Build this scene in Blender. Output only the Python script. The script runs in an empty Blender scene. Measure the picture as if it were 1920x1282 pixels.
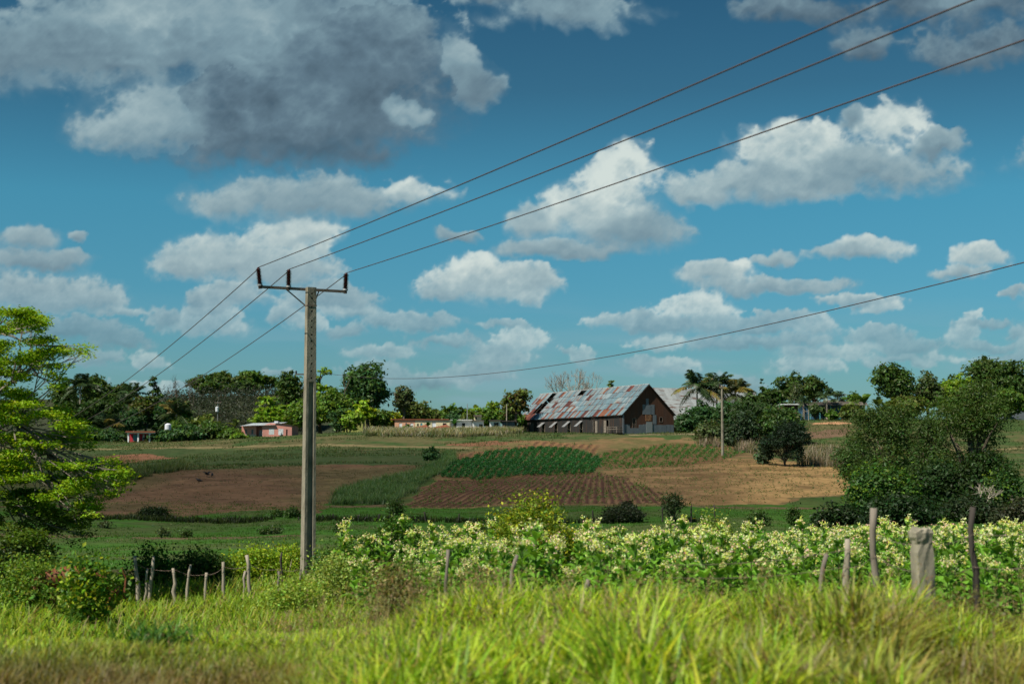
import bpy, math, numpy as np
from mathutils import Vector, Matrix
R_ = math.radians
RNG = np.random.default_rng(7)
S = bpy.context.scene
COL = S.collection
EYE = 2.0
FPX = 50/36*1920.0
PITCH = math.atan(209/FPX)

# ------------------------------------------------------------------ camera
cd = bpy.data.cameras.new('camera'); cam = bpy.data.objects.new('camera', cd); COL.objects.link(cam)
cam.location = (0, 0, EYE); cam.rotation_euler = (R_(90)+PITCH, 0, 0)
cd.lens = 50; cd.sensor_width = 36; cd.clip_start = 0.1; cd.clip_end = 12000
cd.dof.use_dof = True; cd.dof.focus_distance = 62; cd.dof.aperture_fstop = 1.5
S.camera = cam
# ------------------------------------------------------------------ light
SUN_EL = 52; SUN_H = (-0.80, -0.60)
sd = bpy.data.lights.new('sun', 'SUN'); sun = bpy.data.objects.new('sun', sd); COL.objects.link(sun)
sd.energy = 5.0; sd.angle = R_(0.5); sd.color = (1.0, 0.93, 0.80)
ce = math.cos(R_(SUN_EL)); sv = Vector((SUN_H[0]*ce, SUN_H[1]*ce, math.sin(R_(SUN_EL))))
sun.rotation_euler = sv.to_track_quat('Z', 'Y').to_euler(); sun.location = (-40, -30, 60)
W = bpy.data.worlds.new('World'); S.world = W; W.use_nodes = True
wn = W.node_tree.nodes; wl = W.node_tree.links
bg = wn['Background']; bg.inputs['Strength'].default_value = 0.06
st = wn.new('ShaderNodeTexSky'); st.sky_type = 'NISHITA'; st.sun_disc = False
st.sun_elevation = R_(SUN_EL); st.sun_rotation = math.atan2(SUN_H[0], SUN_H[1]); st.altitude = 0
st.air_density = 1.0; st.dust_density = 0.3; st.ozone_density = 3.0
mx = wn.new('ShaderNodeMix'); mx.data_type = 'RGBA'; mx.blend_type = 'MULTIPLY'; mx.inputs[0].default_value = 1
tc = wn.new('ShaderNodeTexCoord'); sp = wn.new('ShaderNodeSeparateXYZ'); rp = wn.new('ShaderNodeValToRGB')
wl.new(tc.outputs['Generated'], sp.inputs[0]); wl.new(sp.outputs['Z'], rp.inputs[0])
e = rp.color_ramp.elements
e[0].position = 0.0; e[0].color = (0.42, 0.64, 0.68, 1)
e[1].position = 0.34; e[1].color = (0.20, 0.52, 0.58, 1)
for p_, c_ in ((0.10, (0.35, 0.83, 0.93, 1)), (0.175, (0.34, 0.95, 0.98, 1)), (0.25, (0.27, 0.64, 0.67, 1))):
    x = e.new(p_); x.color = c_
wl.new(st.outputs[0], mx.inputs[6]); wl.new(rp.outputs[0], mx.inputs[7]); wl.new(mx.outputs[2], bg.inputs[0])
S.view_settings.view_transform = 'Standard'; S.view_settings.look = 'None'
S.view_settings.exposure = 0.35; S.view_settings.gamma = 1.0; S.view_settings.use_curve_mapping = False
S.render.engine = 'CYCLES'
S.cycles.max_bounces = 5; S.cycles.diffuse_bounces = 3; S.cycles.transmission_bounces = 3; S.cycles.transparent_max_bounces = 48
S.cycles.glossy_bounces = 2; S.cycles.use_denoising = True

# ------------------------------------------------------------------ helpers
def proj(X, Y, Z):
    z = Z-EYE
    yc = z*math.cos(PITCH)-Y*math.sin(PITCH); zc = Y*math.cos(PITCH)+z*math.sin(PITCH)
    zc = np.where(np.abs(zc) < 1e-3, 1e-3, zc)
    return 960+FPX*X/zc, 641-FPX*yc/zc
def ray(px, py):
    a = (px-960)/FPX; b = (641-py)/FPX
    return np.array([a, math.cos(PITCH)-b*math.sin(PITCH), math.sin(PITCH)+b*math.cos(PITCH)])
def at(px, py, Y):
    r = ray(px, py); t = Y/r[1]
    return np.array([r[0]*t, Y, EYE+r[2]*t])
def lat(px, Y, py=850): return at(px, py, Y)[0]
def ss(x): x = np.clip(x, 0, 1); return x*x*(3-2*x)

_tab = np.random.default_rng(3).random((256, 256)).astype(np.float32)
def vnoise(x, y):
    xi = np.floor(x).astype(np.int64); yi = np.floor(y).astype(np.int64)
    fx = x-xi; fy = y-yi; fx = fx*fx*fx*(fx*(fx*6-15)+10); fy = fy*fy*fy*(fy*(fy*6-15)+10)
    a = _tab[xi & 255, yi & 255]; b = _tab[(xi+1) & 255, yi & 255]
    c = _tab[xi & 255, (yi+1) & 255]; d = _tab[(xi+1) & 255, (yi+1) & 255]
    return (a*(1-fx)+b*fx)*(1-fy)+(c*(1-fx)+d*fx)*fy
def fbm(x, y, o=5, g=0.5, l=2.03):
    s = 0; a = 1; t = 0
    for i in range(o):
        s = s+a*vnoise(x+17.3*i, y-9.1*i); t += a; a *= g; x = x*l*0.866-y*l*0.5; y = x*0.577+y*l*0.866*1.0
    return s/t
def billow(x, y, o=5, g=0.55, l=2.07):
    s = 0; a = 1; t = 0
    for i in range(o):
        s = s+a*(1-np.abs(2*vnoise(x+31.7*i, y+11.9*i)-1)); t += a; a *= g; x, y = (x*0.8-y*0.6)*l, (x*0.6+y*0.8)*l
    return s/t
def inpoly(px, py, poly):
    r = np.zeros(px.shape, bool); n = len(poly)
    for i in range(n):
        x1, y1 = poly[i]; x2, y2 = poly[(i+1) % n]
        if y1 == y2: continue
        c = ((y1 > py) != (y2 > py)) & (px < (x2-x1)*(py-y1)/(y2-y1)+x1)
        r ^= c
    return r

PD = [0, 10, 15, 17, 20, 24, 30, 38, 60, 80, 100, 112, 120, 135, 150, 170, 190, 210, 225, 235, 250, 300, 350, 400, 600, 4000]
PZ = [-2, -2, -2.08, -2.25, -2.65, -2.95, -3.15, -3.4, -4.1, -4.45, -4.5, -4.35, -4.0, -3.15, -2.25, -1.15, -.05, 1.2, 2.6, 3.42, 3.5, 4.0, 6, 7, 8, 8]
def ground(X, Y, rough=True):
    X = np.asarray(X, float); Y = np.asarray(Y, float)
    d = np.maximum(Y, 0)
    w = 0.02*d
    z = (np.interp(d-w, PD, PZ)+2*np.interp(d, PD, PZ)+np.interp(d+w, PD, PZ))/4
    px = 960+FPX*X/np.maximum(Y, 1.0)
    z = z-1.6*ss((700-px)/450)*ss((d-150)/60)
    z = z+9*ss((d-290)/60)*ss((790-px)/160)*ss((900-d)/200)
    z = z+2.2*ss((px-1300)/250)*ss((d-190)/50)
    z = z+0.5*ss((px-1500)/300)*ss((d-30)/30)*ss((130-d)/40)
    z = z-0.25*ss((900-px)/500)*ss((d-16)/8)*ss((40-d)/15)
    if rough:
        z = z+(fbm(X/9.0, Y/9.0, 4)-.5)*0.55*ss((d-30)/60)*ss((700-d)/100)+(fbm(X/1.3, Y/1.3, 3)-.5)*0.10
    return z+EYE
def G(x, y): return float(ground(np.array([x]), np.array([y]))[0])

# materials
MATS = {}
def nt(name):
    m = bpy.data.materials.new(name); m.use_nodes = True; m.node_tree.nodes.clear(); MATS[name] = m
    n = m.node_tree.nodes; o = n.new('ShaderNodeOutputMaterial')
    return m, n, m.node_tree.links, o
def surf_mat(name, col=None, rough=.8, metal=0, var=.25, scale=4, bump=.0, attr=False, stain=None, stain_scale=1.5, st=(.5, .68), spec=.3, stretch=(1, 1, 1)):
    m, n, l, o = nt(name)
    b = n.new('ShaderNodeBsdfPrincipled'); b.inputs['Roughness'].default_value = rough; b.inputs['Metallic'].default_value = metal
    b.inputs['Specular IOR Level'].default_value = spec
    t = n.new('ShaderNodeTexCoord'); mp = n.new('ShaderNodeMapping'); mp.inputs['Scale'].default_value = stretch
    l.new(t.outputs['Object'], mp.inputs[0])
    ns = n.new('ShaderNodeTexNoise'); ns.inputs['Scale'].default_value = scale; ns.inputs['Detail'].default_value = 6; ns.inputs['Roughness'].default_value = .65
    l.new(mp.outputs[0], ns.inputs[0])
    mr = n.new('ShaderNodeMapRange'); mr.inputs[1].default_value = .25; mr.inputs[2].default_value = .75
    mr.inputs[3].default_value = 1-var; mr.inputs[4].default_value = 1+var; l.new(ns.outputs[0], mr.inputs[0])
    mu = n.new('ShaderNodeMix'); mu.data_type = 'RGBA'; mu.blend_type = 'MULTIPLY'; mu.inputs[0].default_value = 1
    if attr:
        a = n.new('ShaderNodeAttribute'); a.attribute_name = 'tint'; src = a.outputs['Color']
    else:
        a = n.new('ShaderNodeRGB'); a.outputs[0].default_value = (*col, 1); src = a.outputs[0]
    if stain:
        n2 = n.new('ShaderNodeTexNoise'); n2.inputs['Scale'].default_value = stain_scale; n2.inputs['Detail'].default_value = 5
        l.new(mp.outputs[0], n2.inputs[0])
        r2 = n.new('ShaderNodeMapRange'); r2.inputs[1].default_value = st[0]; r2.inputs[2].default_value = st[1]; l.new(n2.outputs[0], r2.inputs[0])
        m2 = n.new('ShaderNodeMix'); m2.data_type = 'RGBA'; l.new(r2.outputs[0], m2.inputs[0]); l.new(src, m2.inputs[6])
        m2.inputs[7].default_value = (*stain, 1); src = m2.outputs[2]
    l.new(src, mu.inputs[6]); l.new(mr.outputs[0], mu.inputs[7]); l.new(mu.outputs[2], b.inputs['Base Color'])
    if bump:
        bp = n.new('ShaderNodeBump'); bp.inputs['Strength'].default_value = 1; bp.inputs['Distance'].default_value = bump
        l.new(ns.outputs[0], bp.inputs['Height']); l.new(bp.outputs[0], b.inputs['Normal'])
    l.new(b.outputs[0], o.inputs[0])
    return m
def leaf_mat(name, transl=.35, gloss=.06, tr_tint=(1.25, 1.15, .55)):
    m, n, l, o = nt(name)
    a = n.new('ShaderNodeAttribute'); a.attribute_name = 'tint'
    d = n.new('ShaderNodeBsdfDiffuse'); t = n.new('ShaderNodeBsdfTranslucent'); g = n.new('ShaderNodeBsdfGlossy'); g.inputs['Roughness'].default_value = .45
    g.inputs['Color'].default_value = (1, 1, 1, 1)
    mu = n.new('ShaderNodeMix'); mu.data_type = 'RGBA'; mu.blend_type = 'MULTIPLY'; mu.inputs[0].default_value = 1; mu.inputs[7].default_value = (*tr_tint, 1)
    l.new(a.outputs['Color'], d.inputs[0]); l.new(a.outputs['Color'], mu.inputs[6]); l.new(mu.outputs[2], t.inputs[0])
    s = n.new('ShaderNodeMixShader'); s.inputs[0].default_value = transl; l.new(d.outputs[0], s.inputs[1]); l.new(t.outputs[0], s.inputs[2])
    s2 = n.new('ShaderNodeMixShader'); s2.inputs[0].default_value = gloss; l.new(s.outputs[0], s2.inputs[1]); l.new(g.outputs[0], s2.inputs[2])
    l.new(s2.outputs[0], o.inputs[0])
    return m
leaf_mat('foliage', .38, .012); leaf_mat('grass_blade', .48, .01); leaf_mat('petal', .35, .0, (1, 1, 1)); leaf_mat('frond', .25, .03)
surf_mat('bark', (.11, .085, .06), .9, var=.4, scale=8, bump=.02)
surf_mat('pale_bark', (.30, .26, .21), .9, var=.3, scale=6, bump=.02)
surf_mat('earth', rough=.95, var=.35, scale=.9, bump=.06, attr=True, spec=.05)
surf_mat('concrete', (.27, .245, .185), .9, var=.3, scale=7, bump=.02, stain=(.14, .125, .09), stain_scale=2.2, stretch=(1, 1, .5))
surf_mat('old_wood', (.20, .17, .14), .9, var=.4, scale=9, bump=.015, stretch=(1, 1, .15))
surf_mat('bleached_wood', (.32, .28, .22), .9, var=.35, scale=9, bump=.015, stretch=(1, 1, .15))
surf_mat('dark_wood', (.05, .042, .036), .9, var=.4, scale=9, bump=.015, stretch=(1, 1, .2))
surf_mat('ceramic', (.045, .014, .012), .18, var=.2, scale=6, spec=.6)
surf_mat('steel', (.20, .15, .12), .6, .3, var=.35, scale=14)
surf_mat('galvanised', (.30, .31, .31), .5, .4, var=.2, scale=10)
surf_mat('cable', (.10, .07, .07), .5, .2, var=.1)
surf_mat('roof_sheet', rough=.55, metal=.3, var=.25, scale=3, attr=True, stretch=(.35, 2.2, .35), stain=(.13, .058, .036), stain_scale=1.1, st=(.56, .66))
surf_mat('tarred_board', (.022, .022, .022), .85, var=.45, scale=3, stretch=(1, 3, .4), stain=(.05, .028, .018), stain_scale=.5)
surf_mat('rust_sheet', (.080, .037, .022), .85, var=.3, scale=1.2, stretch=(3, 1, .5), stain=(.07, .04, .028), stain_scale=.35)
surf_mat('grey_sheet', (.13, .155, .175), .7, .1, var=.18, scale=1.2)
surf_mat('white_sheet', (.62, .64, .62), .5, .1, var=.2, scale=1.5, stain=(.36, .33, .30), stain_scale=.5)
surf_mat('pink_plaster', (.62, .27, .22), .9, var=.1, scale=2, stain=(.52, .24, .20), stain_scale=.4)
surf_mat('dado_plaster', (.50, .42, .33), .9, var=.12, scale=2)
surf_mat('peach_plaster', (.62, .34, .22), .9, var=.1, scale=2)
surf_mat('cream_plaster', (.70, .62, .40), .9, var=.1, scale=2)
surf_mat('white_plaster', (.72, .74, .74), .9, var=.1, scale=2)
surf_mat('red_paint', (.42, .03, .045), .8, var=.15, scale=2)
surf_mat('turquoise_paint', (.08, .30, .34), .8, var=.15, scale=2)
surf_mat('blue_paint', (.035, .10, .17), .8, var=.15, scale=2)
surf_mat('white_paint', (.75, .77, .78), .6, var=.06, scale=2)
surf_mat('tile_roof', (.22, .075, .04), .9, var=.3, scale=2)
surf_mat('grey_roof', (.12, .105, .09), .9, var=.3, scale=1.5, stain=(.3, .26, .2), stain_scale=.6)
surf_mat('dark_glass', (.012, .014, .016), .25, var=.1)
surf_mat('white_plastic', (.66, .70, .74), .45, var=.06)
surf_mat('hide', (.17, .055, .022), .7, var=.25, scale=5)
surf_mat('black_feather', (.01, .01, .01), .6, var=.3, scale=20)
surf_mat('rotten_wood', (.17, .085, .045), .9, var=.5, scale=7, bump=.03, stain=(.42, .22, .10), stain_scale=5)

class MB:
    def __init__(s): s.v = []; s.f = []; s.c = []; s.n = 0
    def add(s, v, f, c=None):
        v = np.asarray(v, np.float32).reshape(-1, 3); f = np.asarray(f, np.int64).reshape(-1, 4)
        s.v.append(v); s.f.append(f+s.n); s.n += len(v)
        if c is None: c = (.5, .5, .5)
        c = np.asarray(c, np.float32)
        if c.ndim == 1: c = np.tile(c, (len(v), 1))
        s.c.append(c)
    def box(s, x0, x1, y0, y1, z0, z1, c=None, M=None):
        v = np.array([(x, y, z) for x in (x0, x1) for y in (y0, y1) for z in (z0, z1)], float)
        if M is not None: v = v@np.array(M.to_3x3()).T+np.array(M.translation)
        s.add(v, [(0, 1, 3, 2), (4, 6, 7, 5), (0, 4, 5, 1), (2, 3, 7, 6), (0, 2, 6, 4), (1, 5, 7, 3)], c)
    def quad(s, a, b, c_, d, c=None): s.add([a, b, c_, d], [(0, 1, 2, 3)], c)
    def tube(s, P, r, k=6, c=None, cap=True):
        P = np.asarray(P, float); n = len(P); r = np.broadcast_to(np.asarray(r, float), (n,))
        T = np.gradient(P, axis=0); T /= np.linalg.norm(T, axis=1)[:, None]+1e-9
        ref = np.array([0, 0, 1.]) if abs(T[:, 2]).mean() < .9 else np.array([1., 0, 0])
        A = np.cross(T, ref); A /= np.linalg.norm(A, axis=1)[:, None]+1e-9; B = np.cross(T, A)
        th = np.arange(k)*2*math.pi/k
        V = P[:, None]+r[:, None, None]*(np.cos(th)[None, :, None]*A[:, None]+np.sin(th)[None, :, None]*B[:, None])
        V = V.reshape(-1, 3)
        i = np.arange(n-1)[:, None]*k; j = np.arange(k)[None]; j2 = (j+1) % k
        F = np.stack([i+j, i+j2, i+k+j2, i+k+j], -1).reshape(-1, 4)
        if cap:
            V = np.vstack([V, P[0], P[-1]]); a = len(V)-2
            for base, cc in ((0, a), ((n-1)*k, a+1)):
                for q in range(0, k, 2): F = np.vstack([F, [cc, base+q, base+(q+1) % k, base+(q+2) % k]])
        s.add(V, F, c)
    def build(s, name, mat, parent=None, smooth=False):
        me = bpy.data.meshes.new(name)
        if s.v:
            V = np.vstack(s.v); F = np.vstack(s.f); C = np.vstack(s.c)
            me.vertices.add(len(V)); me.vertices.foreach_set('co', V.ravel())
            me.loops.add(F.size); me.loops.foreach_set('vertex_index', F.ravel().astype(np.int32))
            me.polygons.add(len(F)); me.polygons.foreach_set('loop_start', np.arange(0, F.size, 4, dtype=np.int32))
            me.polygons.foreach_set('use_smooth', np.full(len(F), bool(smooth)))
            a = me.attributes.new('tint', 'FLOAT_COLOR', 'POINT')
            a.data.foreach_set('color', np.hstack([C, np.ones((len(C), 1), np.float32)]).ravel())
            me.update(calc_edges=True)
        me.materials.append(MATS[mat] if isinstance(mat, str) else mat)
        o = bpy.data.objects.new(name, me); COL.objects.link(o)
        if parent is not None: o.parent = parent
        return o
def tag(o, label=None, cat=None, group=None, kind=None):
    if label: o['label'] = label
    if cat: o['category'] = cat
    if group: o['group'] = group
    if kind: o['kind'] = kind
    return o
def thing(name, label, cat, loc, rz=0, group=None):
    o = bpy.data.objects.new(name, None); COL.objects.link(o); o.empty_display_size = .3
    o.location = [float(q) for q in loc]; o.rotation_euler = (0, 0, rz)
    return tag(o, label, cat, group)
def unit(v): return v/(np.linalg.norm(v, axis=-1, keepdims=True)+1e-9)
def leaves(mb, C, N, s, asp=.5, col=(.05, .1, .02), var=.25, rng=RNG, T=None):
    n = len(C); N = unit(N)
    if T is None: T = rng.normal(size=(n, 3))
    t1 = unit(T-(T*N).sum(1)[:, None]*N); t2 = np.cross(N, t1)
    s = np.broadcast_to(s, (n,))[:, None]
    V = np.stack([C-t1*s, C+t2*s*asp+N*s*.12, C+t1*s, C-t2*s*asp+N*s*.12], 1).reshape(-1, 3)
    F = np.arange(4*n).reshape(-1, 4)
    col = np.asarray(col, float)
    if col.ndim == 1: col = np.tile(col, (n, 1))
    c = col*(1+var*(rng.random((n, 1))*2-1)); c = np.clip(c*(1+.12*rng.normal(size=(n, 3))), .001, 1)
    mb.add(V, F, np.repeat(c, 4, axis=0))
def sph(n, rng):
    return unit(rng.normal(size=(n, 3)))
def crown(mb, lobes, dens, ls, col, rng, asp=.55, up=.5, clump=.22, inner=.35, hue2=None, per=9):
    """leaf clumps over the surface and through the volume of each lobe"""
    for (c, r) in lobes:
        c = np.array(c, float); r = np.array(r, float)
        area = 4*math.pi*((r[0]*r[1])**1.6/3+(r[0]*r[2])**1.6/3+(r[1]*r[2])**1.6/3)**(1/1.6)
        m = max(6, int(area*dens))
        d = sph(m, rng); rad = np.where(rng.random(m) < inner, .45+.4*rng.random(m), .82+.25*rng.random(m))[:, None]
        keep = rng.random(m) < np.where(d[:, 2] < -.3, .55, 1)
        d = d[keep]; rad = rad[keep]; m = len(d)
        cc = c+d*r*rad; nn = unit(d/r)
        cs = clump*(.6+.9*rng.random(m))*max(min(r), .3)**.5
        k = per
        off = rng.normal(size=(m, k, 3))*cs[:, None, None]*np.array([1, 1, .55])*.6
        P = (cc[:, None]+off).reshape(-1, 3)
        N = (nn[:, None]*.5+np.array([0, 0, up])+rng.normal(size=(m, k, 3))*.55).reshape(-1, 3)
        base = np.asarray(col)*(1+.30*(rng.random((m, 1))*2-1))
        if hue2 is not None:
            w = (rng.random((m, 1)) < .35)*rng.random((m, 1)); base = base*(1-w)+np.asarray(hue2)*w
        leaves(mb, P, N, ls*(.6+.8*rng.random(len(P))), asp, np.repeat(base, k, 0), .2, rng)
def bez(a, b, c, n=6):
    t = np.linspace(0, 1, n)[:, None]
    return (1-t)**2*np.array(a)+2*t*(1-t)*np.array(b)+t*t*np.array(c)
def cloud_mat():
    m, n, l, o = nt('shade_cloud_body'); d = n.new('ShaderNodeBsdfDiffuse'); d.inputs[0].default_value = (.85, .87, .9, 1); t = n.new('ShaderNodeBsdfTransparent'); s = n.new('ShaderNodeMixShader'); s.inputs[0].default_value = .036
    l.new(t.outputs[0], s.inputs[1]); l.new(d.outputs[0], s.inputs[2]); l.new(s.outputs[0], o.inputs[0])
cloud_mat()
def limb(mb, a, b, r0, r1, rng, n=6, sag=.15, k=5, c=None):
    a = np.array(a, float); b = np.array(b, float); L = np.linalg.norm(b-a)
    m = (a+b)/2+rng.normal(size=3)*L*.08+np.array([0, 0, L*sag])
    P = bez(a, m, b, n); P[1:-1] += rng.normal(size=(n-2, 3))*L*.012
    mb.tube(P, np.linspace(r0, r1, n), k, c)

# colours (albedo)
DK = (.060, .115, .026); DKB = (.052, .120, .042); MID = (.095, .180, .028); OLV = (.110, .150, .032)
LIME = (.26, .42, .026); YEL = (.40, .46, .03); BRI = (.18, .30, .028); DUL = (.10, .14, .055); RED = (.10, .06, .03)

def make_tree(label, px, Y, top, wpx, style='round', col=MID, base=None, col2=None, name=None, ls=None, dens=1.0, trunk=.35, cat='tree', seed=None, bark='bark', group=None, depth=1.0, X=None, fill=1.0):
    """tree standing at lateral pixel px and depth Y, top given as a height through pixel row"""
    rng = np.random.default_rng(abs(hash((px, top, int(Y)))) % 99991 if seed is None else seed)
    x = lat(px, Y) if X is None else X
    gz = G(x, Y); H = max(at(px, top, Y)[2]-gz, .35); Rw = wpx*Y/FPX/2
    nm = name or {'round': 'broadleaf_tree', 'layered': 'layered_tree', 'feathery': 'feathery_tree', 'bush': 'bush', 'cone': 'conical_tree'}[style]
    o = thing(nm, label, cat, (x, Y, gz), 0, group)
    ls = ls or .30*Y/260+.02
    tb = MB(); cb = MB(); lobes = []
    if style == 'bush':
        n = 7
        for i in range(n):
            a = rng.random()*6.28; q = .55*math.sqrt(rng.random())
            hh = H*(.55+.45*rng.random())*(1-.3*q)
            lobes.append(((Rw*q*math.cos(a), Rw*depth*q*math.sin(a), hh*.52), (Rw*(.38+.2*rng.random()), Rw*(.38+.2*rng.random()), hh*.5)))
        lobes.append(((0, 0, H*.5), (Rw*.6, Rw*.6*depth, H*.5)))
        if ls < .06:      # ragged shoots standing out of the leafy mass
            for i in range(22):
                a = rng.random()*6.28; q = math.sqrt(rng.random())*.95; hh = H*(1.02-.45*q*q)*(.85+.22*rng.random()); s_ = .05+.07*rng.random()
                lobes.append(((Rw*q*math.cos(a), Rw*q*math.sin(a), hh), (Rw*s_*1.2, Rw*s_*1.2, H*(.05+.07*rng.random()))))
        for i in range(5): limb(tb, (0, 0, -.1), np.array(lobes[i][0])*np.array([.8, .8, 1.1]), .03*H, .01*H, rng)
    elif style == 'cone':
        for i in range(5):
            t = i/4; lobes.append(((rng.normal()*.05*Rw, rng.normal()*.05*Rw, H*(.25+.65*t)), (Rw*(1-.75*t), Rw*(1-.75*t), H*.17)))
        limb(tb, (0, 0, -.2), (0, 0, H*.9), .04*H, .01*H, rng, sag=0)
    elif style == 'layered':
        n = 9
        for i in range(n):
            t = i/(n-1); a = rng.random()*6.28; q = Rw*(.55-.3*t)*(.4+.6*rng.random())
            zz = H*(trunk+(.93-trunk)*t)
            lobes.append(((q*math.cos(a), q*math.sin(a), zz), (Rw*(.62-.38*t)*(.8+.4*rng.random()), Rw*(.62-.38*t), H*.045)))
            if i < 6: lobes.append(((-q*math.cos(a)*1.1, -q*math.sin(a), zz+H*.03), (Rw*(.45-.25*t), Rw*(.4-.2*t), H*.04)))
        limb(tb, (0, 0, -.2), (0, 0, H*.93), .035*H, .01*H, rng, sag=0)
        for c, r in lobes: limb(tb, (0, 0, c[2]*.9), c, .012*H, .004*H, rng, 4)
    elif style == 'feathery':
        n = 15
        for i in range(n):
            a = rng.random()*6.28; q = Rw*(.25+.6*rng.random()); zz = H*(.25+.62*rng.random())*(1-.25*q/Rw)
            lobes.append(((q*math.cos(a), q*math.sin(a), zz), (Rw*.33, Rw*.33, H*.11)))
        for i in range(4): lobes.append(((rng.normal()*.15*Rw, rng.normal()*.15*Rw, H*(.6+.28*rng.random())), (Rw*.4, Rw*.4, H*.14)))
        for c, r in lobes: limb(tb, (0, 0, H*.08), c, .018*H, .004*H, rng, 6)
        limb(tb, (0, 0, -.2), (0, 0, H*.3), .03*H, .022*H, rng, 4, sag=0)
    else:
        cz = H*(trunk+1)/2; rz = H*(1-trunk)/2
        n = int(9*fill)+2
        for i in range(n):
            d = sph(1, rng)[0]; d[2] = d[2]*.8+.15; q = .62
            r = .30+.18*rng.random()
            lobes.append(((d[0]*Rw*q, d[1]*Rw*q, cz+d[2]*rz*q), (Rw*r*1.1, Rw*r*1.1, rz*r*1.05)))
        lobes.append(((0, 0, cz), (Rw*.6, Rw*.6, rz*.62)))
        lobes.append(((Rw*.15*rng.normal(), 0, H-rz*.45), (Rw*.35, Rw*.35, rz*.44)))
        limb(tb, (0, 0, -.2), (0, 0, cz*.8), .03*H+.05, .018*H, rng, sag=0, k=7)
        for c, r in lobes[:9]: limb(tb, (0, 0, cz*.6), c, .014*H, .004*H, rng, 5)
    if style != 'cone':   # stretch the lobes so that the crown fills its height and width
        xe = max(max(abs(c[0])+r[0] for c, r in lobes), .1)*.97; ze = max(c[2]+r[2] for c, r in lobes); kx = Rw/xe; z0 = 0 if style in ('bush', 'feathery') else H*trunk*.5
        kz = (H-z0)/max(ze-z0, .1)
        lobes = [((c[0]*kx, c[1]*kx, z0+(c[2]-z0)*kz), (r[0]*kx, r[1]*kx, r[2]*kz)) for c, r in lobes]
    crown(cb, lobes, dens*.115/(ls*ls), ls, col, rng, up=.7 if style == 'layered' else .45, clump=.5 if style != 'feathery' else .6,
          hue2=col2, asp=.55 if style != 'feathery' else .3, inner=.3 if style != 'layered' else .5)
    cb.build('crown' if style != 'bush' else 'foliage', 'foliage', o); tb.build('trunk' if style != 'bush' else 'stems', bark, o)
    return o

def make_palm(label, px, Y, top, wpx, col=(.045, .085, .025), lean=0, bottom_frac=1, seed=1, n=28, droop=1.0, yellow=0, name='coconut_palm', cat='palm'):
    rng = np.random.default_rng(seed)
    x = lat(px, Y); gz = G(x, Y); H = at(px, top, Y)[2]-gz; L = wpx*Y/FPX/2*1.5
    o = thing(name, label, cat, (x, Y, gz))
    hub = np.array([lean, 0, max(H-L*.70, H*.40)])
    tb = MB(); tb.tube(bez((0, 0, -.2), (lean*.1, 0, hub[2]*.5), hub, 8), np.linspace(.22, .13, 8), 7); tb.build('trunk', 'pale_bark', o)
    fb = MB()
    for i in range(n):
        a = i*2.4+rng.random()*.5; el = R_(rng.choice([72, 58, 44, 30, 12, -12])+rng.normal()*6); l = L*(.85+.3*rng.random())
        h = np.array([math.cos(a), math.sin(a), 0]); m = 13
        t = np.linspace(0, 1, m)[:, None]
        P = hub+h*math.cos(el)*l*t*(1-.12*t)+np.array([0, 0, 1])*(math.sin(el)*l*t-droop*l*.42*t**2.3)
        c = np.array(col)*(.8+.5*rng.random())
        if rng.random() < yellow: c = np.array((.24, .20, .05))
        fb.tube(P, np.linspace(.035, .01, m), 4, c*1.3, cap=False)
        T = unit(np.gradient(P, axis=0)); side = unit(np.cross(T, [0, 0, 1.]))
        tt = np.linspace(.12, 1, 26); idx = tt*(m-1); Pi = np.stack([np.interp(idx, np.arange(m), P[:, q]) for q in range(3)], 1)
        Ti = np.stack([np.interp(idx, np.arange(m), T[:, q]) for q in range(3)], 1); Si = np.stack([np.interp(idx, np.arange(m), side[:, q]) for q in range(3)], 1)
        ll = l*.25*np.sin(np.pi*(.15+.8*tt))**.7
        for sg in (-1, 1):
            D = unit(Si*sg+Ti*.55+np.array([0, 0, -.55])+rng.normal(size=Pi.shape)*.12)
            C = Pi+D*ll[:, None]*.5
            leaves(fb, C, np.cross(D, Ti)+1e-3, ll*.55, .14, c, .15, rng, T=D)
    fb.build('crown', 'frond', o)
    return o

def make_banana(label, px, Y, top, wpx, col=(.08, .16, .03), seed=1, n=9):
    rng = np.random.default_rng(seed); x = lat(px, Y); gz = G(x, Y); H = at(px, top, Y)[2]-gz; L = H*.55
    o = thing('banana_plant', label, 'banana plant', (x, Y, gz))
    sb = MB(); sb.tube([(0, 0, -.1), (0, 0, H*.25), (.03, 0, H*.5)], [.14, .12, .07], 7, (.12, .14, .06)); sb.build('stem', 'foliage', o)
    fb = MB()
    for i in range(n):
        a = i*2.4+rng.random(); el = R_(rng.uniform(35, 85)); m = 7; t = np.linspace(0, 1, m)[:, None]
        h = np.array([math.cos(a), math.sin(a), 0]); l = L*(.8+.3*rng.random())
        P = np.array([0, 0, H*.48])+h*math.cos(el)*l*t+np.array([0, 0, 1])*(math.sin(el)*l*t-.45*l*t**2.4)
        sd_ = np.array([-h[1], h[0], 0]); w = .16*l*np.sin(np.pi*np.clip(t*.92+.06, 0, 1))**.6
        V = np.stack([P-sd_*w+np.array([0, 0, .04]), P, P+sd_*w+np.array([0, 0, .04])], 1).reshape(-1, 3)
        q = np.arange(m-1)[:, None]*3; F = np.concatenate([np.stack([q+j, q+j+1, q+j+4, q+j+3], -1).reshape(-1, 4) for j in (0, 1)])
        fb.add(V, F, np.array(col)*(.7+.7*rng.random()))
    fb.build('leaves', 'foliage', o)
    return o

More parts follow.
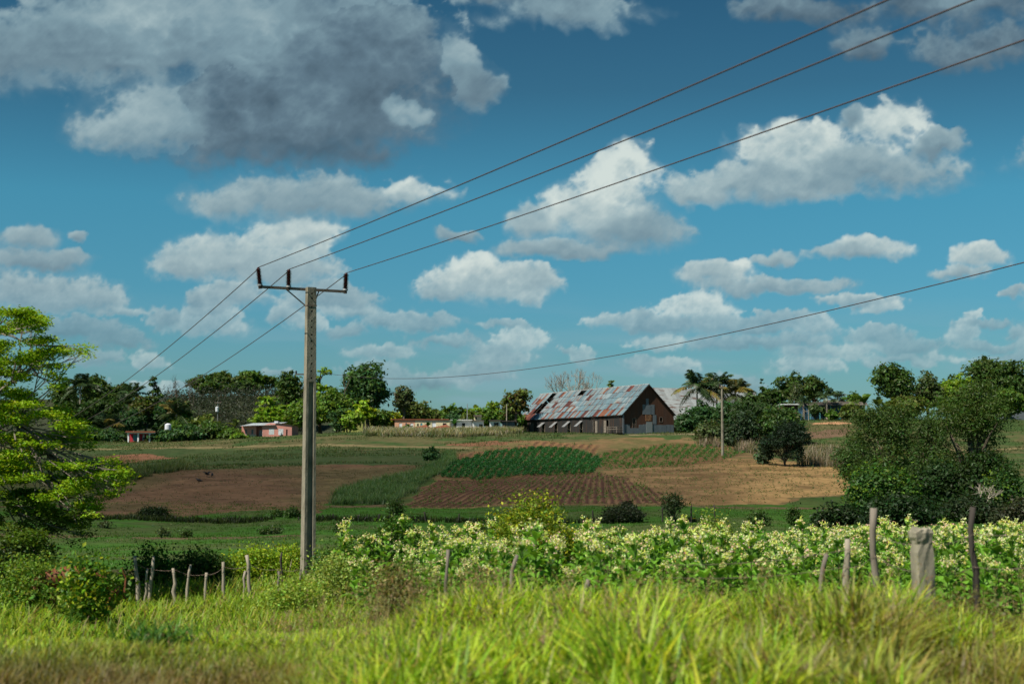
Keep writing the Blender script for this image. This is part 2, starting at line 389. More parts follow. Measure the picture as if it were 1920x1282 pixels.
def bare_tree(label, px, Y, top, wpx, seed, depth=5, r0=.16, name='bare_tree', mat='bark', trunk=.25, spread=.55, split=3, up=.25):
    rng = np.random.default_rng(seed); x = lat(px, Y); gz = G(x, Y); H = at(px, top, Y)[2]-gz; Wd = wpx*Y/FPX/2
    o = thing(name, label, 'tree', (x, Y, gz)); tb = MB(); bb = MB()
    tips = []
    def rec(mb, p, d, l, r, k):
        q = p+d*l; m = (p+q)/2+rng.normal(size=3)*l*.06
        mb.tube(bez(p, m, q, 4), np.linspace(r, r*.62, 4), 5 if k > 2 else 4, cap=False)
        if k == 0: tips.append(q); return
        for i in range(split if k > 1 else split+1):
            nd = unit(d+rng.normal(size=3)*spread+np.array([0, 0, up])); rec(bb, q, nd, l*(.62+.22*rng.random()), r*.58, k-1)
    rec(tb, np.array([0, 0, -.1]), np.array([0, 0, 1.]), H*trunk, r0, depth)
    T = np.array(tips); sc = np.array([Wd/max(np.percentile(abs(T[:, 0]), 97), .1)]*2+[H/max(T[:, 2].max(), .1)])
    for mb in (tb, bb): mb.v = [(v*sc).astype(np.float32) for v in mb.v]
    tb.build('trunk', mat, o); bb.build('branches', mat, o)
    return o
# ------------------------------------------------------------------ sky with clouds: a dome 6 km away
CL = [(400,60,380,150,.38),(130,95,240,90,.33),(250,30,130,40,.60),(375,70,28,60,.58),(560,70,25,45,.52),(230,115,70,18,.50),(600,140,250,160,.17),(470,240,330,95,.28),(270,235,130,60,.52),(600,245,190,85,.13),(545,250,60,30,.24),(480,150,60,40,.40),(755,205,55,45,.62),
 (720,50,95,85,.30),(880,150,48,90,.36),(925,160,35,30,.40),(1080,25,150,42,.42),(940,-5,70,30,.34),(520,80,60,60,.5),
 (590,375,230,50,.42),(785,355,48,35,.70),(430,385,60,40,.50),(430,490,140,55,.58),(560,440,80,35,.66),(530,510,110,45,.52),(340,500,60,35,.52),(600,462,25,18,.7),
 (45,445,65,30,.44),(70,490,95,25,.38),(145,445,20,18,.4),(100,560,130,45,.50),(190,565,50,32,.52),(30,550,60,35,.48),
 (430,560,70,30,.52),(380,610,80,32,.56),(310,600,30,25,.4),(220,640,70,25,.36),(120,620,120,25,.34),(620,560,90,28,.45),
 (1150,330,75,50,.86),(1190,310,40,40,.9),(1110,395,120,60,.70),(1000,420,60,38,.55),(1190,430,110,55,.40),(1060,470,140,22,.42),
 (1650,235,85,45,.74),(1480,280,110,45,.74),(1590,320,220,60,.42),(1440,350,180,40,.50),(1310,360,60,25,.55),(1590,215,35,28,.36),(1770,270,50,25,.3),
 (1500,30,120,35,.24),(1830,100,140,50,.27),(1780,20,150,40,.24),(1620,80,50,30,.22),
 (910,535,130,45,.62),(890,500,45,32,.78),(820,550,50,25,.5),(1000,530,60,30,.55),
 (1640,465,80,25,.66),(1600,478,90,18,.5),(1330,515,75,30,.56),(1385,500,30,22,.78),(1460,488,45,18,.5),(1450,540,160,20,.46),
 (1310,580,75,30,.74),(1330,610,60,30,.52),(1250,615,60,22,.45),(1840,485,50,28,.64),(1800,515,50,16,.5),(1810,630,35,35,.58),(1825,590,22,18,.68),
 (1530,615,60,22,.62),(1500,640,60,18,.5),(1650,622,50,15,.52),(1440,600,90,16,.48),(975,640,55,25,.70),(930,655,40,15,.5),(1090,662,33,16,.64),(730,605,60,22,.5),
 (715,660,70,17,.55),(1210,680,40,17,.5),(1895,550,28,13,.5),(1905,630,25,20,.5),(855,445,45,15,.40),(650,620,40,15,.45),(1400,650,120,16,.42),(800,720,60,14,.35),
 (-120,120,200,100,.3),(-150,500,160,60,.4),(2060,300,140,60,.4),(2050,560,120,40,.5),(2100,60,160,60,.3),(300,-90,500,70,.3),(1100,-100,400,70,.3),(1800,-90,300,60,.25)]
def build_sky():
    us = np.arange(-.60, .6001, .00105); vs = np.arange(-.03, .46, .00105)
    U, V = np.meshgrid(us, vs)
    x, y = proj(U*6000, np.full_like(U, 6000.), V*6000+EYE)
    x = x.astype(np.float32); y = y.astype(np.float32)
    # cloud detail gets finer towards the horizon: blend a coarse and a fine set of noises
    wf_ = ss((y-330)/300); sc = 1-.5*wf_
    def two(fn, ax, ay, *a_, ox=0, oy=0): return fn(x/ax+ox, y/ay+oy, *a_)*(1-wf_)+fn(x/(ax*.48)+ox+20, y/(ay*.48)+oy+30, *a_)*wf_
    wx = x+sc*(46*(two(fbm, 110, 90, 4)-.5)*2+18*(two(fbm, 26, 24, 3)-.5)*2)
    wy = y+sc*(28*(two(fbm, 100, 80, 4, ox=40, oy=7)-.5)*2+14*(two(fbm, 24, 22, 3, ox=9, oy=5)-.5)*2)
    Wt = np.full(x.shape, 1e-9, np.float32); Br = np.zeros_like(Wt); Dn = np.zeros_like(Wt)
    rr = np.random.default_rng(12); more = [(rr.uniform(-300, 2200), rr.uniform(560, 735), rr.uniform(22, 85), rr.uniform(8, 22), rr.uniform(.42, .66)) for _ in range(84)]
    for cx, cy, rx, ry, b in CL+more:
        dx = (wx-cx)/rx; dy = (wy-cy)/ry; dy = np.where(dy > 0, dy*1.3, dy)
        q = dx*dx+dy*dy; w = np.exp(np.clip(3.2*(1-q), -30, 8)); Wt += w; Br += w*b; Dn += w*np.clip(dy, -1.3, 1.3)
    F = np.log(Wt)/3.2; Br /= Wt; Dn /= Wt
    bl = two(billow, 84, 66, 6, .58, ox=3); bl2 = two(billow, 27, 22, 4, .6, ox=3, oy=8); fine = two(fbm, 28, 22, 6, .62); soft = two(fbm, 200, 60, 4)
    D = F+.90*(bl-.52)+.55*(bl2-.5)+.60*(fine-.5)
    ew = .42+.75*ss(Dn+.35); A = ss((D+.02)/ew)
    A = A*(.78+.22*ss((D-.25)/.7))*(1-.45*ss(Dn-.05)*ss((soft-.35)/.3))
    skirt = ss((F+.45+.9*(soft-.5)+.6*(fine-.5))/1.0)*.36; A = 1-(1-A)*(1-skirt); A = A*(1-.38*ss((y-500)/150))
    h = np.clip(D, 0, 1.4)**.7*.9+.75*bl+.5*bl2+.22*fine
    hb = h
    for _ in range(1): hb = (hb+np.roll(hb, 2, 0)+np.roll(hb, -2, 0)+np.roll(hb, 2, 1)+np.roll(hb, -2, 1))/5
    gy, gx = np.gradient(hb); px_step = abs(float(x[0, 1]-x[0, 0]))
    s = np.tanh((-gy*1.0+gx*.35)*sc*7.0/px_step)
    thick = ss((D-.5)/1.0)
    L = Br+.25*s*(.22+1.0*Br)+(.06+.30*Br)*(fine-.5)+(.22+.2*Br)*(bl-.5)+(.03+.32*Br)*(bl2-.5)+.34*(1-ss((y-150)/250))*(two(fbm, 150, 90, 3, ox=11)-.5)-.22*ss(Dn+.1)*(.4+.6*thick)+.12*(1-thick)*(Br > .3)  # lit tops and grey bases are shaded into the cloud colours
    L = np.clip(L, 0, 1)
    cols = np.array([(.046,.078,.108),(.092,.150,.195),(.165,.255,.30),(.28,.375,.40),(.50,.565,.54)]); k = np.array([0, .25, .48, .72, 1.0])
    C = np.stack([np.interp(L, k, cols[:, i]) for i in range(3)], -1)
    # thin veils near the horizon
    hz = ss((y-520)/230); veil = (.14+.46*ss((fbm(x/240+5, y/30, 5)-.40)/.3))*hz
    vc = np.array([.19, .32, .38]); al = np.clip(A, 0, 1); out = 1-(1-al)*(1-veil)
    C = (C*al[..., None]+vc*(veil*(1-al))[..., None])/(out[..., None]+1e-6)
    # fade the sheet out toward its rim
    rim = ss((.6-abs(U))/.08)*ss((.455-V)/.05); out = out*rim
    P = np.stack([U, np.ones_like(U), V], -1); P = P/np.linalg.norm(P, axis=-1, keepdims=True)*6000+np.array([0, 0, EYE])
    m = MB(); nr, nc = U.shape
    i = np.arange(nr-1)[:, None]*nc; j = np.arange(nc-1)[None]
    Fc = np.stack([i+j, i+j+1, i+nc+j+1, i+nc+j], -1).reshape(-1, 4)
    use = (out.reshape(-1)[Fc].max(1) > .004); Fc = Fc[use]
    used = np.zeros(nr*nc, bool); used[Fc.ravel()] = True; remap = np.cumsum(used)-1
    m.add(P.reshape(-1, 3)[used], remap[Fc], C.reshape(-1, 3)[used])
    mt, n, l, o = nt('cloud')
    a = n.new('ShaderNodeAttribute'); a.attribute_name = 'tint'; b = n.new('ShaderNodeAttribute'); b.attribute_name = 'cover'
    em = n.new('ShaderNodeEmission'); tr = n.new('ShaderNodeBsdfTransparent'); ms = n.new('ShaderNodeMixShader')
    l.new(a.outputs['Color'], em.inputs[0]); l.new(b.outputs['Fac'], ms.inputs[0]); l.new(tr.outputs[0], ms.inputs[1]); l.new(em.outputs[0], ms.inputs[2]); l.new(ms.outputs[0], o.inputs[0])
    mt.cycles.emission_sampling = 'NONE'
    ob = m.build('sky', 'cloud', smooth=True)
    at_ = ob.data.attributes.new('cover', 'FLOAT', 'POINT'); at_.data.foreach_set('value', out.reshape(-1)[used].astype(np.float32))
    ob['kind'] = 'structure'
build_sky()
# clouds added out of view, behind and left of camera, to shade the valley
def add_shade_cloud(x, y, rx, ry, seed, n=9):
    rng = np.random.default_rng(seed); Hc = 480.; off = np.array(SUN_H)*Hc/math.tan(R_(SUN_EL)); m = MB()
    for i in range(n):
        a = rng.random()*6.283; q = .62*math.sqrt(rng.random())*(i > 0); s = (.42+.22*rng.random()) if i else .72
        u = np.linspace(0, 2*math.pi, 25)[:-1]; v = np.linspace(-math.pi/2, math.pi/2, 13); U, V_ = np.meshgrid(u, v)
        rr = 1+.22*(fbm(U*2.2/math.pi*2+i*7, V_*2+i*3, 4)-.5)*2*np.cos(V_)
        P = np.stack([x+off[0]+rx*q*math.cos(a)+rx*s*rr*np.cos(U)*np.cos(V_), y+off[1]+ry*q*math.sin(a)+ry*s*rr*np.sin(U)*np.cos(V_), Hc+9*rng.random()+14*rr*np.sin(V_)], -1).reshape(-1, 3)
        nu, nv = 24, 13; I = np.arange(nv-1)[:, None]*nu; J = np.arange(nu)[None]
        m.add(P, np.stack([I+J, I+(J+1) % nu, I+nu+(J+1) % nu, I+nu+J], -1).reshape(-1, 4))
    o = m.build('shade_cloud', 'shade_cloud_body', smooth=True); o['kind'] = 'structure'
add_shade_cloud(-42, 132, 80, 84, 1, 14)
add_shade_cloud(66, 88, 38, 44, 2)
add_shade_cloud(-98, 262, 42, 42, 3)

# ------------------------------------------------------------------ ground
LEFT_FIELD = [(120,975),(160,945),(200,912),(250,893),(345,881),(500,877),(640,874),(785,872),(775,884),(705,902),(650,918),(618,940),(600,958),(500,961),(300,965)]
CROP = [(826,896),(848,866),(925,846),(1010,838),(1085,846),(1125,858),(1128,878),(1105,888),(1000,891),(900,898)]
SPARSE = [(1122,852),(1250,832),(1330,834),(1405,846),(1360,862),(1210,878),(1132,880)]
ROWS = [(768,946),(785,925),(812,903),(900,897),(1050,887),(1110,885),(1180,900),(1242,925),(1250,943),(1000,948)]
UPROWS = [(845,864),(855,850),(930,838),(1040,828),(1110,832),(1125,850),(1010,838),(925,846)]
TANF = [(1130,884),(1210,878),(1360,862),(1450,860),(1530,868),(1600,880),(1612,928),(1450,940),(1250,944),(1242,925),(1180,900)]
FIELD = [(764,949),(785,922),(812,900),(850,848),(930,834),(1040,824),(1290,819),(1350,836),(1450,856),(1530,868),(1600,880),(1612,930),(1450,942),(1250,947),(1000,951)]
def build_ground():
    uf = np.arange(-.42, .4201, .0012); far = np.array([.46, .52, .6, .7, .85, 1.1, 1.5, 2.2, 3.5, 6, 10])
    us = np.concatenate([-far[::-1], uf, far])
    ys = np.concatenate([np.linspace(-80, 4, 9)[:-1], np.arange(4, 12, .4), np.arange(12, 40, .16), np.arange(40, 100, .6), np.arange(100, 262, .38), np.arange(262, 400, 2.2), 400*1.13**np.arange(0, 22)])
    U, Yg = np.meshgrid(us, ys)
    X = U*np.maximum(Yg+6, 10)
    Z = ground(X, Yg)
    px, py = proj(X, Yg, ground(X, Yg, False)); front = Yg > 5
    n1 = fbm(X/2.5, Yg/2.5, 4); n2 = fbm(X/14, Yg/14, 4); n3 = fbm(X/5+9, Yg/5, 3)
    jx = px+16*(n1-.5)*2; jy = py+6*(n3-.5)*2
    left = inpoly(jx, jy, LEFT_FIELD) & front; fld = inpoly(jx, jy, FIELD) & front
    crop = inpoly(jx, jy, CROP) & fld; rows = inpoly(jx, jy, ROWS) & fld; upr = inpoly(jx, jy, UPROWS) & fld; tan = inpoly(jx, jy, TANF) & fld; spa = inpoly(jx, jy, SPARSE) & fld
    g = np.clip(.45+.48*(py-885)/55, .3, 1.05)
    ph = (px-1110)/(g*17)+.9*np.sin((py-885)/55*1.5)
    row_amp = np.where(rows, 1, 0)+np.where(upr | spa, .5, 0)
    ph2 = (px+(py-850)*.9-1000)/15.
    phase = np.where(rows, ph, ph2); rs = np.sin(phase*2*np.pi)
    Z = Z+.07*rs*row_amp*(front)
    c = np.zeros(X.shape+(3,))
    def mixc(a, b, t): return np.array(a)*(1-t[..., None])+np.array(b)*t[..., None]
    c[:] = mixc((.040, .075, .020), (.085, .085, .032), ss((n2*.6+n1*.4-.35)/.35))
    near = front & (Yg < 45); c[near] = mixc((.05, .055, .02), (.075, .07, .03), n1)[near]
    val = front & (Yg >= 45) & (Yg < 118)
    c[val] = mixc((.040, .105, .015), (.060, .085, .026), ss((n3-.4)/.3))[val]
    # banks and worn strips of bare earth across the meadow
    strip = front & ((abs(py-(948+6*np.sin(px/210))) < 2.2) | (abs(py-(1004+4*np.sin(px/160))) < 3.0*ss((n3-.35)/.3)))
    c[strip] = mixc((.13, .085, .05), (.09, .08, .04), n1)[strip]
    mead = front & (Yg > 150) & ~fld & ~left
    c[mead] = mixc((.045, .078, .024), (.095, .088, .040), ss((n2*.55+n1*.45-.42)/.2))[mead]
    bnd = mead & (py > 842+4*(n3-.5)) & (py < 872) & (px < 800); c[bnd] = mixc((.032, .062, .020), (.060, .070, .030), n1)[bnd]
    bnd = mead & (abs(py-(838+3*np.sin(px/130.))) < 1.6); c[bnd] = (.17, .14, .07)
    pth = mead & (abs(py-(815+.0*(px))) < 2) & (px > 1180) & (px < 1340); c[pth] = mixc((.22, .175, .11), (.10, .10, .045), ss((n1-.42)/.15))[pth]
    red = mead & ((inpoly(jx, jy, [(830,832),(1080,824),(1080,829),(850,838)])) | (inpoly(jx, jy, [(180,856),(300,850),(345,856),(220,870)]))); c[red] = (.17, .085, .05)
    drt = front & inpoly(jx, jy, [(1500,806),(1590,800),(1590,815),(1500,822)]); c[drt] = (.13, .085, .055)
    drt = front & inpoly(jx, jy, [(1535,790),(1585,788),(1585,794),(1535,795)]); c[drt] = (.40, .22, .12)
    hill = front & (Yg > 292); c[hill] = mixc((.030, .042, .024), (.05, .055, .03), n2)[hill]
    lim = hill & (px > 640) & (px < 700); c[lim] = (.16, .17, .05)
    soilL = mixc((.135, .080, .046), (.105, .080, .038), ss((n2-.4)/.3)); sl = .6+.8*n1; soilL = soilL*sl[..., None]; c[left] = soilL[left]
    soil = mixc((.12, .062, .036), (.15, .085, .045), n2)*(.8+.4*n1)[..., None]; c[fld] = soil[fld]
    r_ = mixc((.15, .092, .052), (.075, .038, .027), ss(.5+.5*rs*1.5)); c[rows] = (r_*(.8+.4*n1)[..., None])[rows]
    c[upr] = mixc((.20, .115, .055), (.11, .06, .035), ss(.5+.5*rs))[upr]
    t_ = mixc((.165, .105, .052), (.29, .185, .080), ss((px-1250)/300+.5*(n2-.5))); t_ = t_*(.45+1.05*n1)[..., None]; c[tan] = t_[tan]
    crn = crop | spa; c[crn] = mixc((.14, .07, .04), (.10, .085, .035), n1)[crn]
    top = fld & ~(crop | rows | upr | tan | spa); c[top] = mixc((.17, .11, .055), (.11, .095, .04), ss((n1-.35)/.3))[top]
    road = Yg < 3.5; c[road] = (.16, .13, .09)
    nr, nc = X.shape
    i = np.arange(nr-1)[:, None]*nc; j = np.arange(nc-1)[None]
    F = np.stack([i+j, i+j+1, i+nc+j+1, i+nc+j], -1).reshape(-1, 4)
    P = np.stack([X, Yg, Z], -1).reshape(-1, 3); cc = c.reshape(-1, 3)
    lm = left.reshape(-1)[F[:, 0]]; fm = fld.reshape(-1)[F[:, 0]]; rm = road.reshape(-1)[F[:, 0]]
    pm = (front & (Yg >= 45) & (Yg < 118)).reshape(-1)[F[:, 0]] & ~lm & ~fm
    for nm, msk in (('ploughed_field', lm), ('crop_field', fm), ('road', rm), ('pasture', pm), ('ground', ~(lm | fm | rm | pm))):
        Fs = F[msk]; used = np.zeros(len(P), bool); used[Fs.ravel()] = True; mp = np.cumsum(used)-1
        m = MB(); m.add(P[used], mp[Fs], cc[used]); m.build(nm, 'earth', smooth=True)['kind'] = 'structure'
build_ground()

# scattering helper: points on the ground whose flat projection lies in a picture-shaped patch of land
def scatter(n, y0, y1, pxr, cond=None, rng=RNG):
    Y = np.sqrt(rng.random(n)*(y1*y1-y0*y0)+y0*y0); p = rng.uniform(pxr[0], pxr[1], n); X = (p-960)/FPX*Y
    px, py = proj(X, Y, ground(X, Y, False))
    if cond is not None:
        k = cond(px, py, X, Y); X, Y, px, py = X[k], Y[k], px[k], py[k]
    return X, Y, ground(X, Y), px, py
def blades(mb, X, Y, Z, h, w, col, rng, bend=.5, k=3, var=.25, az=None, lean=.15):
    n = len(X); a = rng.uniform(0, 6.283, n) if az is None else az
    d = np.stack([np.cos(a), np.sin(a), np.zeros(n)], 1); s = np.stack([-np.sin(a+rng.normal(size=n)*.6), np.cos(a), np.zeros(n)], 1); s = unit(s)
    t = np.linspace(0, 1, k+1)[None, :, None]; bd = (bend*(.3+rng.random(n)*1.2))[:, None, None]; h_ = np.asarray(h)[:, None, None]
    L = (lean*rng.random(n))[:, None, None]
    P = np.stack([X, Y, Z-.03], 1)[:, None]+d[:, None]*h_*(L*t+bd*t**2.2)+np.array([0, 0, 1])*h_*(t-.38*bd*t**2.5)
    ww = np.asarray(w)[:, None, None]*np.array([.75, 1, .8, .12] if k == 3 else np.linspace(1, .15, k+1))[None, :, None]
    V = np.stack([P-s[:, None]*ww, P+s[:, None]*ww], 2).reshape(-1, 3)
    b = np.arange(n)[:, None]*(2*(k+1)); q = np.arange(k)[None]*2
    F = np.stack([b+q, b+q+1, b+q+3, b+q+2], -1).reshape(-1, 4)
    c = np.clip(np.asarray(col)*(1+var*(rng.random((n, 1))*2-1))*(1+.08*rng.normal(size=(n, 3))), .003, 1)
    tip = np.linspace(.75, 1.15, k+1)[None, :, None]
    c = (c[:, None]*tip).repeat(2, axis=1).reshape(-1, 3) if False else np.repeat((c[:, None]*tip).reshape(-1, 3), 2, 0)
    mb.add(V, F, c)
def pal(n, rng, cols, wts):
    i = rng.choice(len(cols), n, p=np.array(wts)/sum(wts)); return np.array(cols)[i]

# tall roadside grass
def roadside():
    rng = np.random.default_rng(11); m = MB()
    def hgt(px, X, Y):
        h = .22+.50*ss((px-520)/420); h = np.where(Y > 17, h*.8, h)*(1-.45*ss((px-1680)/60))
        return h
    def shoots(n, y0, y1, pxr, dens_f):
        X, Y, Z, px, py = scatter(n, y0, y1, pxr, None, rng)
        # clumps
        cl = fbm(X/1.1, Y/1.1, 3); cl2 = fbm(X/2.8+5, Y/2.8, 3)
        k = rng.random(len(X)) < np.clip((cl-.25)*2.6, .12, 1)
        X, Y, Z, px, cl, cl2 = X[k], Y[k], Z[k], px[k], cl[k], cl2[k]
        h = hgt(px, X, Y)*(.25+1.25*cl)*(.45+.75*rng.random(len(X)))*(.6+.85*cl2)
        w = .006+.011*rng.random(len(X))*np.clip(h/.6, .35, 1.3)
        n_ = len(X)
        c = pal(n_, rng, [(.40, .56, .040), (.23, .40, .028), (.56, .66, .080), (.10, .19, .02), (.46, .42, .18), (.22, .15, .08)], [5, 4, 3.2, 3, 1.6, 1.4])
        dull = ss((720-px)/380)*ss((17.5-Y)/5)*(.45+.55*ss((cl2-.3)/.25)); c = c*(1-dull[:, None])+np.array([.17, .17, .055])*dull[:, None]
        dry = ss((cl2-.55)/.12)[:, None]*.6; c = c*(1-dry)+np.array([.25, .19, .085])*dry
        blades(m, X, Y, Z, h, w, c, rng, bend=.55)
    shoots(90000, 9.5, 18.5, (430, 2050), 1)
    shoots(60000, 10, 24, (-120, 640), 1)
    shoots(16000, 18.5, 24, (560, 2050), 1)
    # seeding stems and dead stalks standing over the grass
    X, Y, Z, px, py = scatter(1500, 11, 19, (300, 2000), lambda a, b, X, Y: fbm(X/1.6, Y/1.6, 3) > .44, rng); n_ = len(X)
    hh = (.45+.55*rng.random(n_))*(.35+.65*ss((px-450)/350)); az = rng.uniform(0, 6.283, n_); bd = np.full(n_, .35)
    blades(m, X, Y, Z, hh, np.full(n_, .0028), pal(n_, rng, [(.45, .38, .18), (.30, .20, .10), (.38, .42, .12)], [3, 2, 2]), rng, bend=.12, az=az, lean=.3)
    T_ = np.stack([X, Y, Z+hh*.93], 1)+np.stack([np.cos(az), np.sin(az), az*0], 1)*hh[:, None]*.22
    Pq = (T_[:, None]+rng.normal(size=(n_, 9, 3))*np.array([.018, .018, .06])).reshape(-1, 3)
    leaves(m, Pq, rng.normal(size=Pq.shape), .020, .3, np.repeat(pal(n_, rng, [(.42, .33, .16), (.26, .16, .10), (.40, .40, .14)], [3, 2, 1]), 9, 0), .2, rng, T=np.tile([0, 0, 1.], (len(Pq), 1))+rng.normal(size=Pq.shape)*.4)
    # weeds and grass running back to the shrubs on the left
    X, Y, Z, px, py = scatter(26000, 22, 36, (-100, 720), None, rng)
    h = (.22+.50*fbm(X, Y, 3))*(.6+.7*rng.random(len(X)))
    blades(m, X, Y, Z, h, .010+.012*rng.random(len(X)), pal(len(X), rng, [(.27, .40, .035), (.16, .28, .025), (.38, .42, .08), (.28, .22, .10)], [4, 4, 2, 1.2]), rng)
    tag(m.build('roadside_grass', 'grass_blade'), 'tall lime green and straw coloured grass filling the roadside verge', 'grass', kind='stuff')
roadside()

def tufts(name, label, n, y0, y1, pxr, cond, h, w, cols, wts, seed, cat='grass', bend=.35, per=7, spread=.25):
    rng = np.random.default_rng(seed); X, Y, Z, px, py = scatter(n, y0, y1, pxr, cond, rng)
    sc = .7+.6*rng.random(len(X))
    X = np.repeat(X, per)+rng.normal(size=len(X)*per)*spread; Y = np.repeat(Y, per)+rng.normal(size=len(Y)*per)*spread; sc = np.repeat(sc, per)
    Z = ground(X, Y); m = MB(); c = np.repeat(pal(len(Z)//per, rng, cols, wts), per, 0)
    blades(m, X, Y, Z, h*sc*(.7+.5*rng.random(len(X))), w*(.7+.6*rng.random(len(X))), c, rng, bend=bend, k=2)
    return tag(m.build(name, 'grass_blade'), label, cat, kind='stuff')
tufts('pasture_grass', 'short green pasture grass along the valley floor', 13000, 40, 118, (-60, 1980), lambda a, b, X, Y: fbm(X/6, Y/6, 3) > .40, .13, .022, [(.06, .15, .02), (.09, .18, .025), (.12, .13, .05)], [5, 3, 1], 21)
tufts('meadow_grass', 'rough olive meadow grass on the slope above the fields', 16000, 150, 285, (60, 1960), lambda a, b, X, Y: ~inpoly(a, b, FIELD) & ~inpoly(a, b, LEFT_FIELD) & ((fbm(X/16, Y/5, 4) > .47)), .30, .05, [(.06, .11, .03), (.10, .14, .045), (.14, .14, .06)], [5, 3, 2], 22, spread=.7)
STRIP = [(624,946),(632,926),(680,910),(735,900),(790,886),(832,866),(838,848),(852,850),(850,868),(826,886),(795,902),(768,926),(735,944)]
tufts('long_grass_strip', 'blue green strip of long grass curving between the two fields', 9000, 112, 200, (600, 870), lambda a, b, X, Y: inpoly(a, b, STRIP), .75, .03, [(.075, .155, .055), (.11, .19, .08), (.15, .21, .10)], [5, 3, 1.5], 23, bend=.7, per=12)
tufts('plume_grass', 'pale feathery plume grass in front of the far houses', 3600, 226, 256, (690, 975), lambda a, b, X, Y: (Y < 251) & (b > 806) & (fbm(X/3, Y/3, 3) > .42), 1.0, .06, [(.30, .28, .19), (.46, .42, .33), (.11, .15, .06), (.16, .19, .08)], [3, 2.5, 3, 3], 24, bend=.5, per=12, spread=.4)
PL2 = [(1500,872),(1510,850),(1560,845),(1600,858),(1605,880)]; PL3 = [(1380,845),(1395,818),(1440,826),(1440,855)]; PL4 = [(1300,835),(1310,800),(1350,815),(1350,840)]
tufts('plume_grass', 'grey brown plume grass at the right edge of the tan field', 1800, 130, 215, (1290, 1620), lambda a, b, X, Y: inpoly(a, b, PL2) | inpoly(a, b, PL3) | inpoly(a, b, PL4), 1.25, .05, [(.26, .22, .15), (.34, .29, .21), (.12, .14, .06)], [4, 3, 2], 25, bend=.3, per=12, spread=.3)
STRIP2 = [(165,910),(250,884),(345,870),(358,880),(260,899),(180,922)]
tufts('long_grass_strip', 'olive strip of long grass on the bank left of the ploughed field', 3000, 120, 190, (120, 380), lambda a, b, X, Y: inpoly(a, b, STRIP2), .8, .035, [(.09, .13, .05), (.13, .16, .07), (.06, .10, .03)], [4, 2, 2], 26, bend=.6, per=10)
# crops in the far fields
def crops():
    rng = np.random.default_rng(31)
    def patch(name, label, poly, n, size, cols, wts, y0, y1, pxr, rowf, thr, per=8, hh=.5):
        X, Y, Z, px, py = scatter(n, y0, y1, pxr, lambda a, b, X, Y: inpoly(a, b, poly), rng)
        k = np.sin(2*np.pi*rowf(px, py)) > thr-.6*rng.random(len(px))
        X, Y, Z = X[k], Y[k], Z[k]; n = len(X)
        sc = (.6+.7*rng.random(n))
        P = np.stack([X, Y, Z+size*.6*sc], 1)[:, None]+rng.normal(size=(n, per, 3))*size*np.array([.5, .5, .4*hh*2])*sc[:, None, None]
        P = P.reshape(-1, 3); N = rng.normal(size=P.shape)*.6+np.array([0, 0, 1]); m = MB()
        leaves(m, P, N, size*.42, .5, np.repeat(pal(n, rng, cols, wts), per, 0), .2, rng)
        tag(m.build(name, 'foliage'), label, 'crop', kind='stuff')
    r2 = lambda a, b: (a+(b-850)*.9-1000)/15.
    patch('leafy_crop', 'dense dark green leafy crop in the middle of the field', CROP, 26000, .26, [(.028, .125, .034), (.042, .16, .036), (.020, .085, .028)], [4, 3, 2], 130, 215, (810, 1140), r2, .25)
    patch('young_crop', 'thin band of young green plants beyond the leafy crop', SPARSE, 7000, .22, [(.04, .15, .03), (.06, .17, .03)], [3, 2], 145, 225, (1110, 1420), r2, 0.0)
    patch('seedling_rows', 'curved rows of small seedlings on dark brown furrows', ROWS, 4200, .22, [(.07, .15, .03), (.10, .17, .04)], [3, 2], 112, 160, (760, 1260), lambda a, b: (a-1110)/(np.clip(.45+.48*(b-885)/55, .3, 1.05)*17)+.9*np.sin((b-885)/55*1.5)+.5, .55, per=5)
    patch('seedling_rows', 'sparse seedlings on the reddish strip above the leafy crop', UPROWS, 700, .28, [(.05, .12, .03)], [1], 160, 225, (840, 1130), r2, .3, per=5)
    patch('field_weeds', 'scattered small weeds over the pale tan field', TANF, 3200, .17, [(.09, .15, .04), (.12, .15, .05)], [1, 1], 112, 200, (1130, 1620), lambda a, b: a*0+.25, -.5, per=5)
    patch('field_weeds', 'tiny dull weeds scattered over the brown ploughed field', LEFT_FIELD, 2600, .14, [(.07, .085, .03)], [1], 108, 190, (150, 790), lambda a, b: a*0+.25, -.5, per=4)
crops()

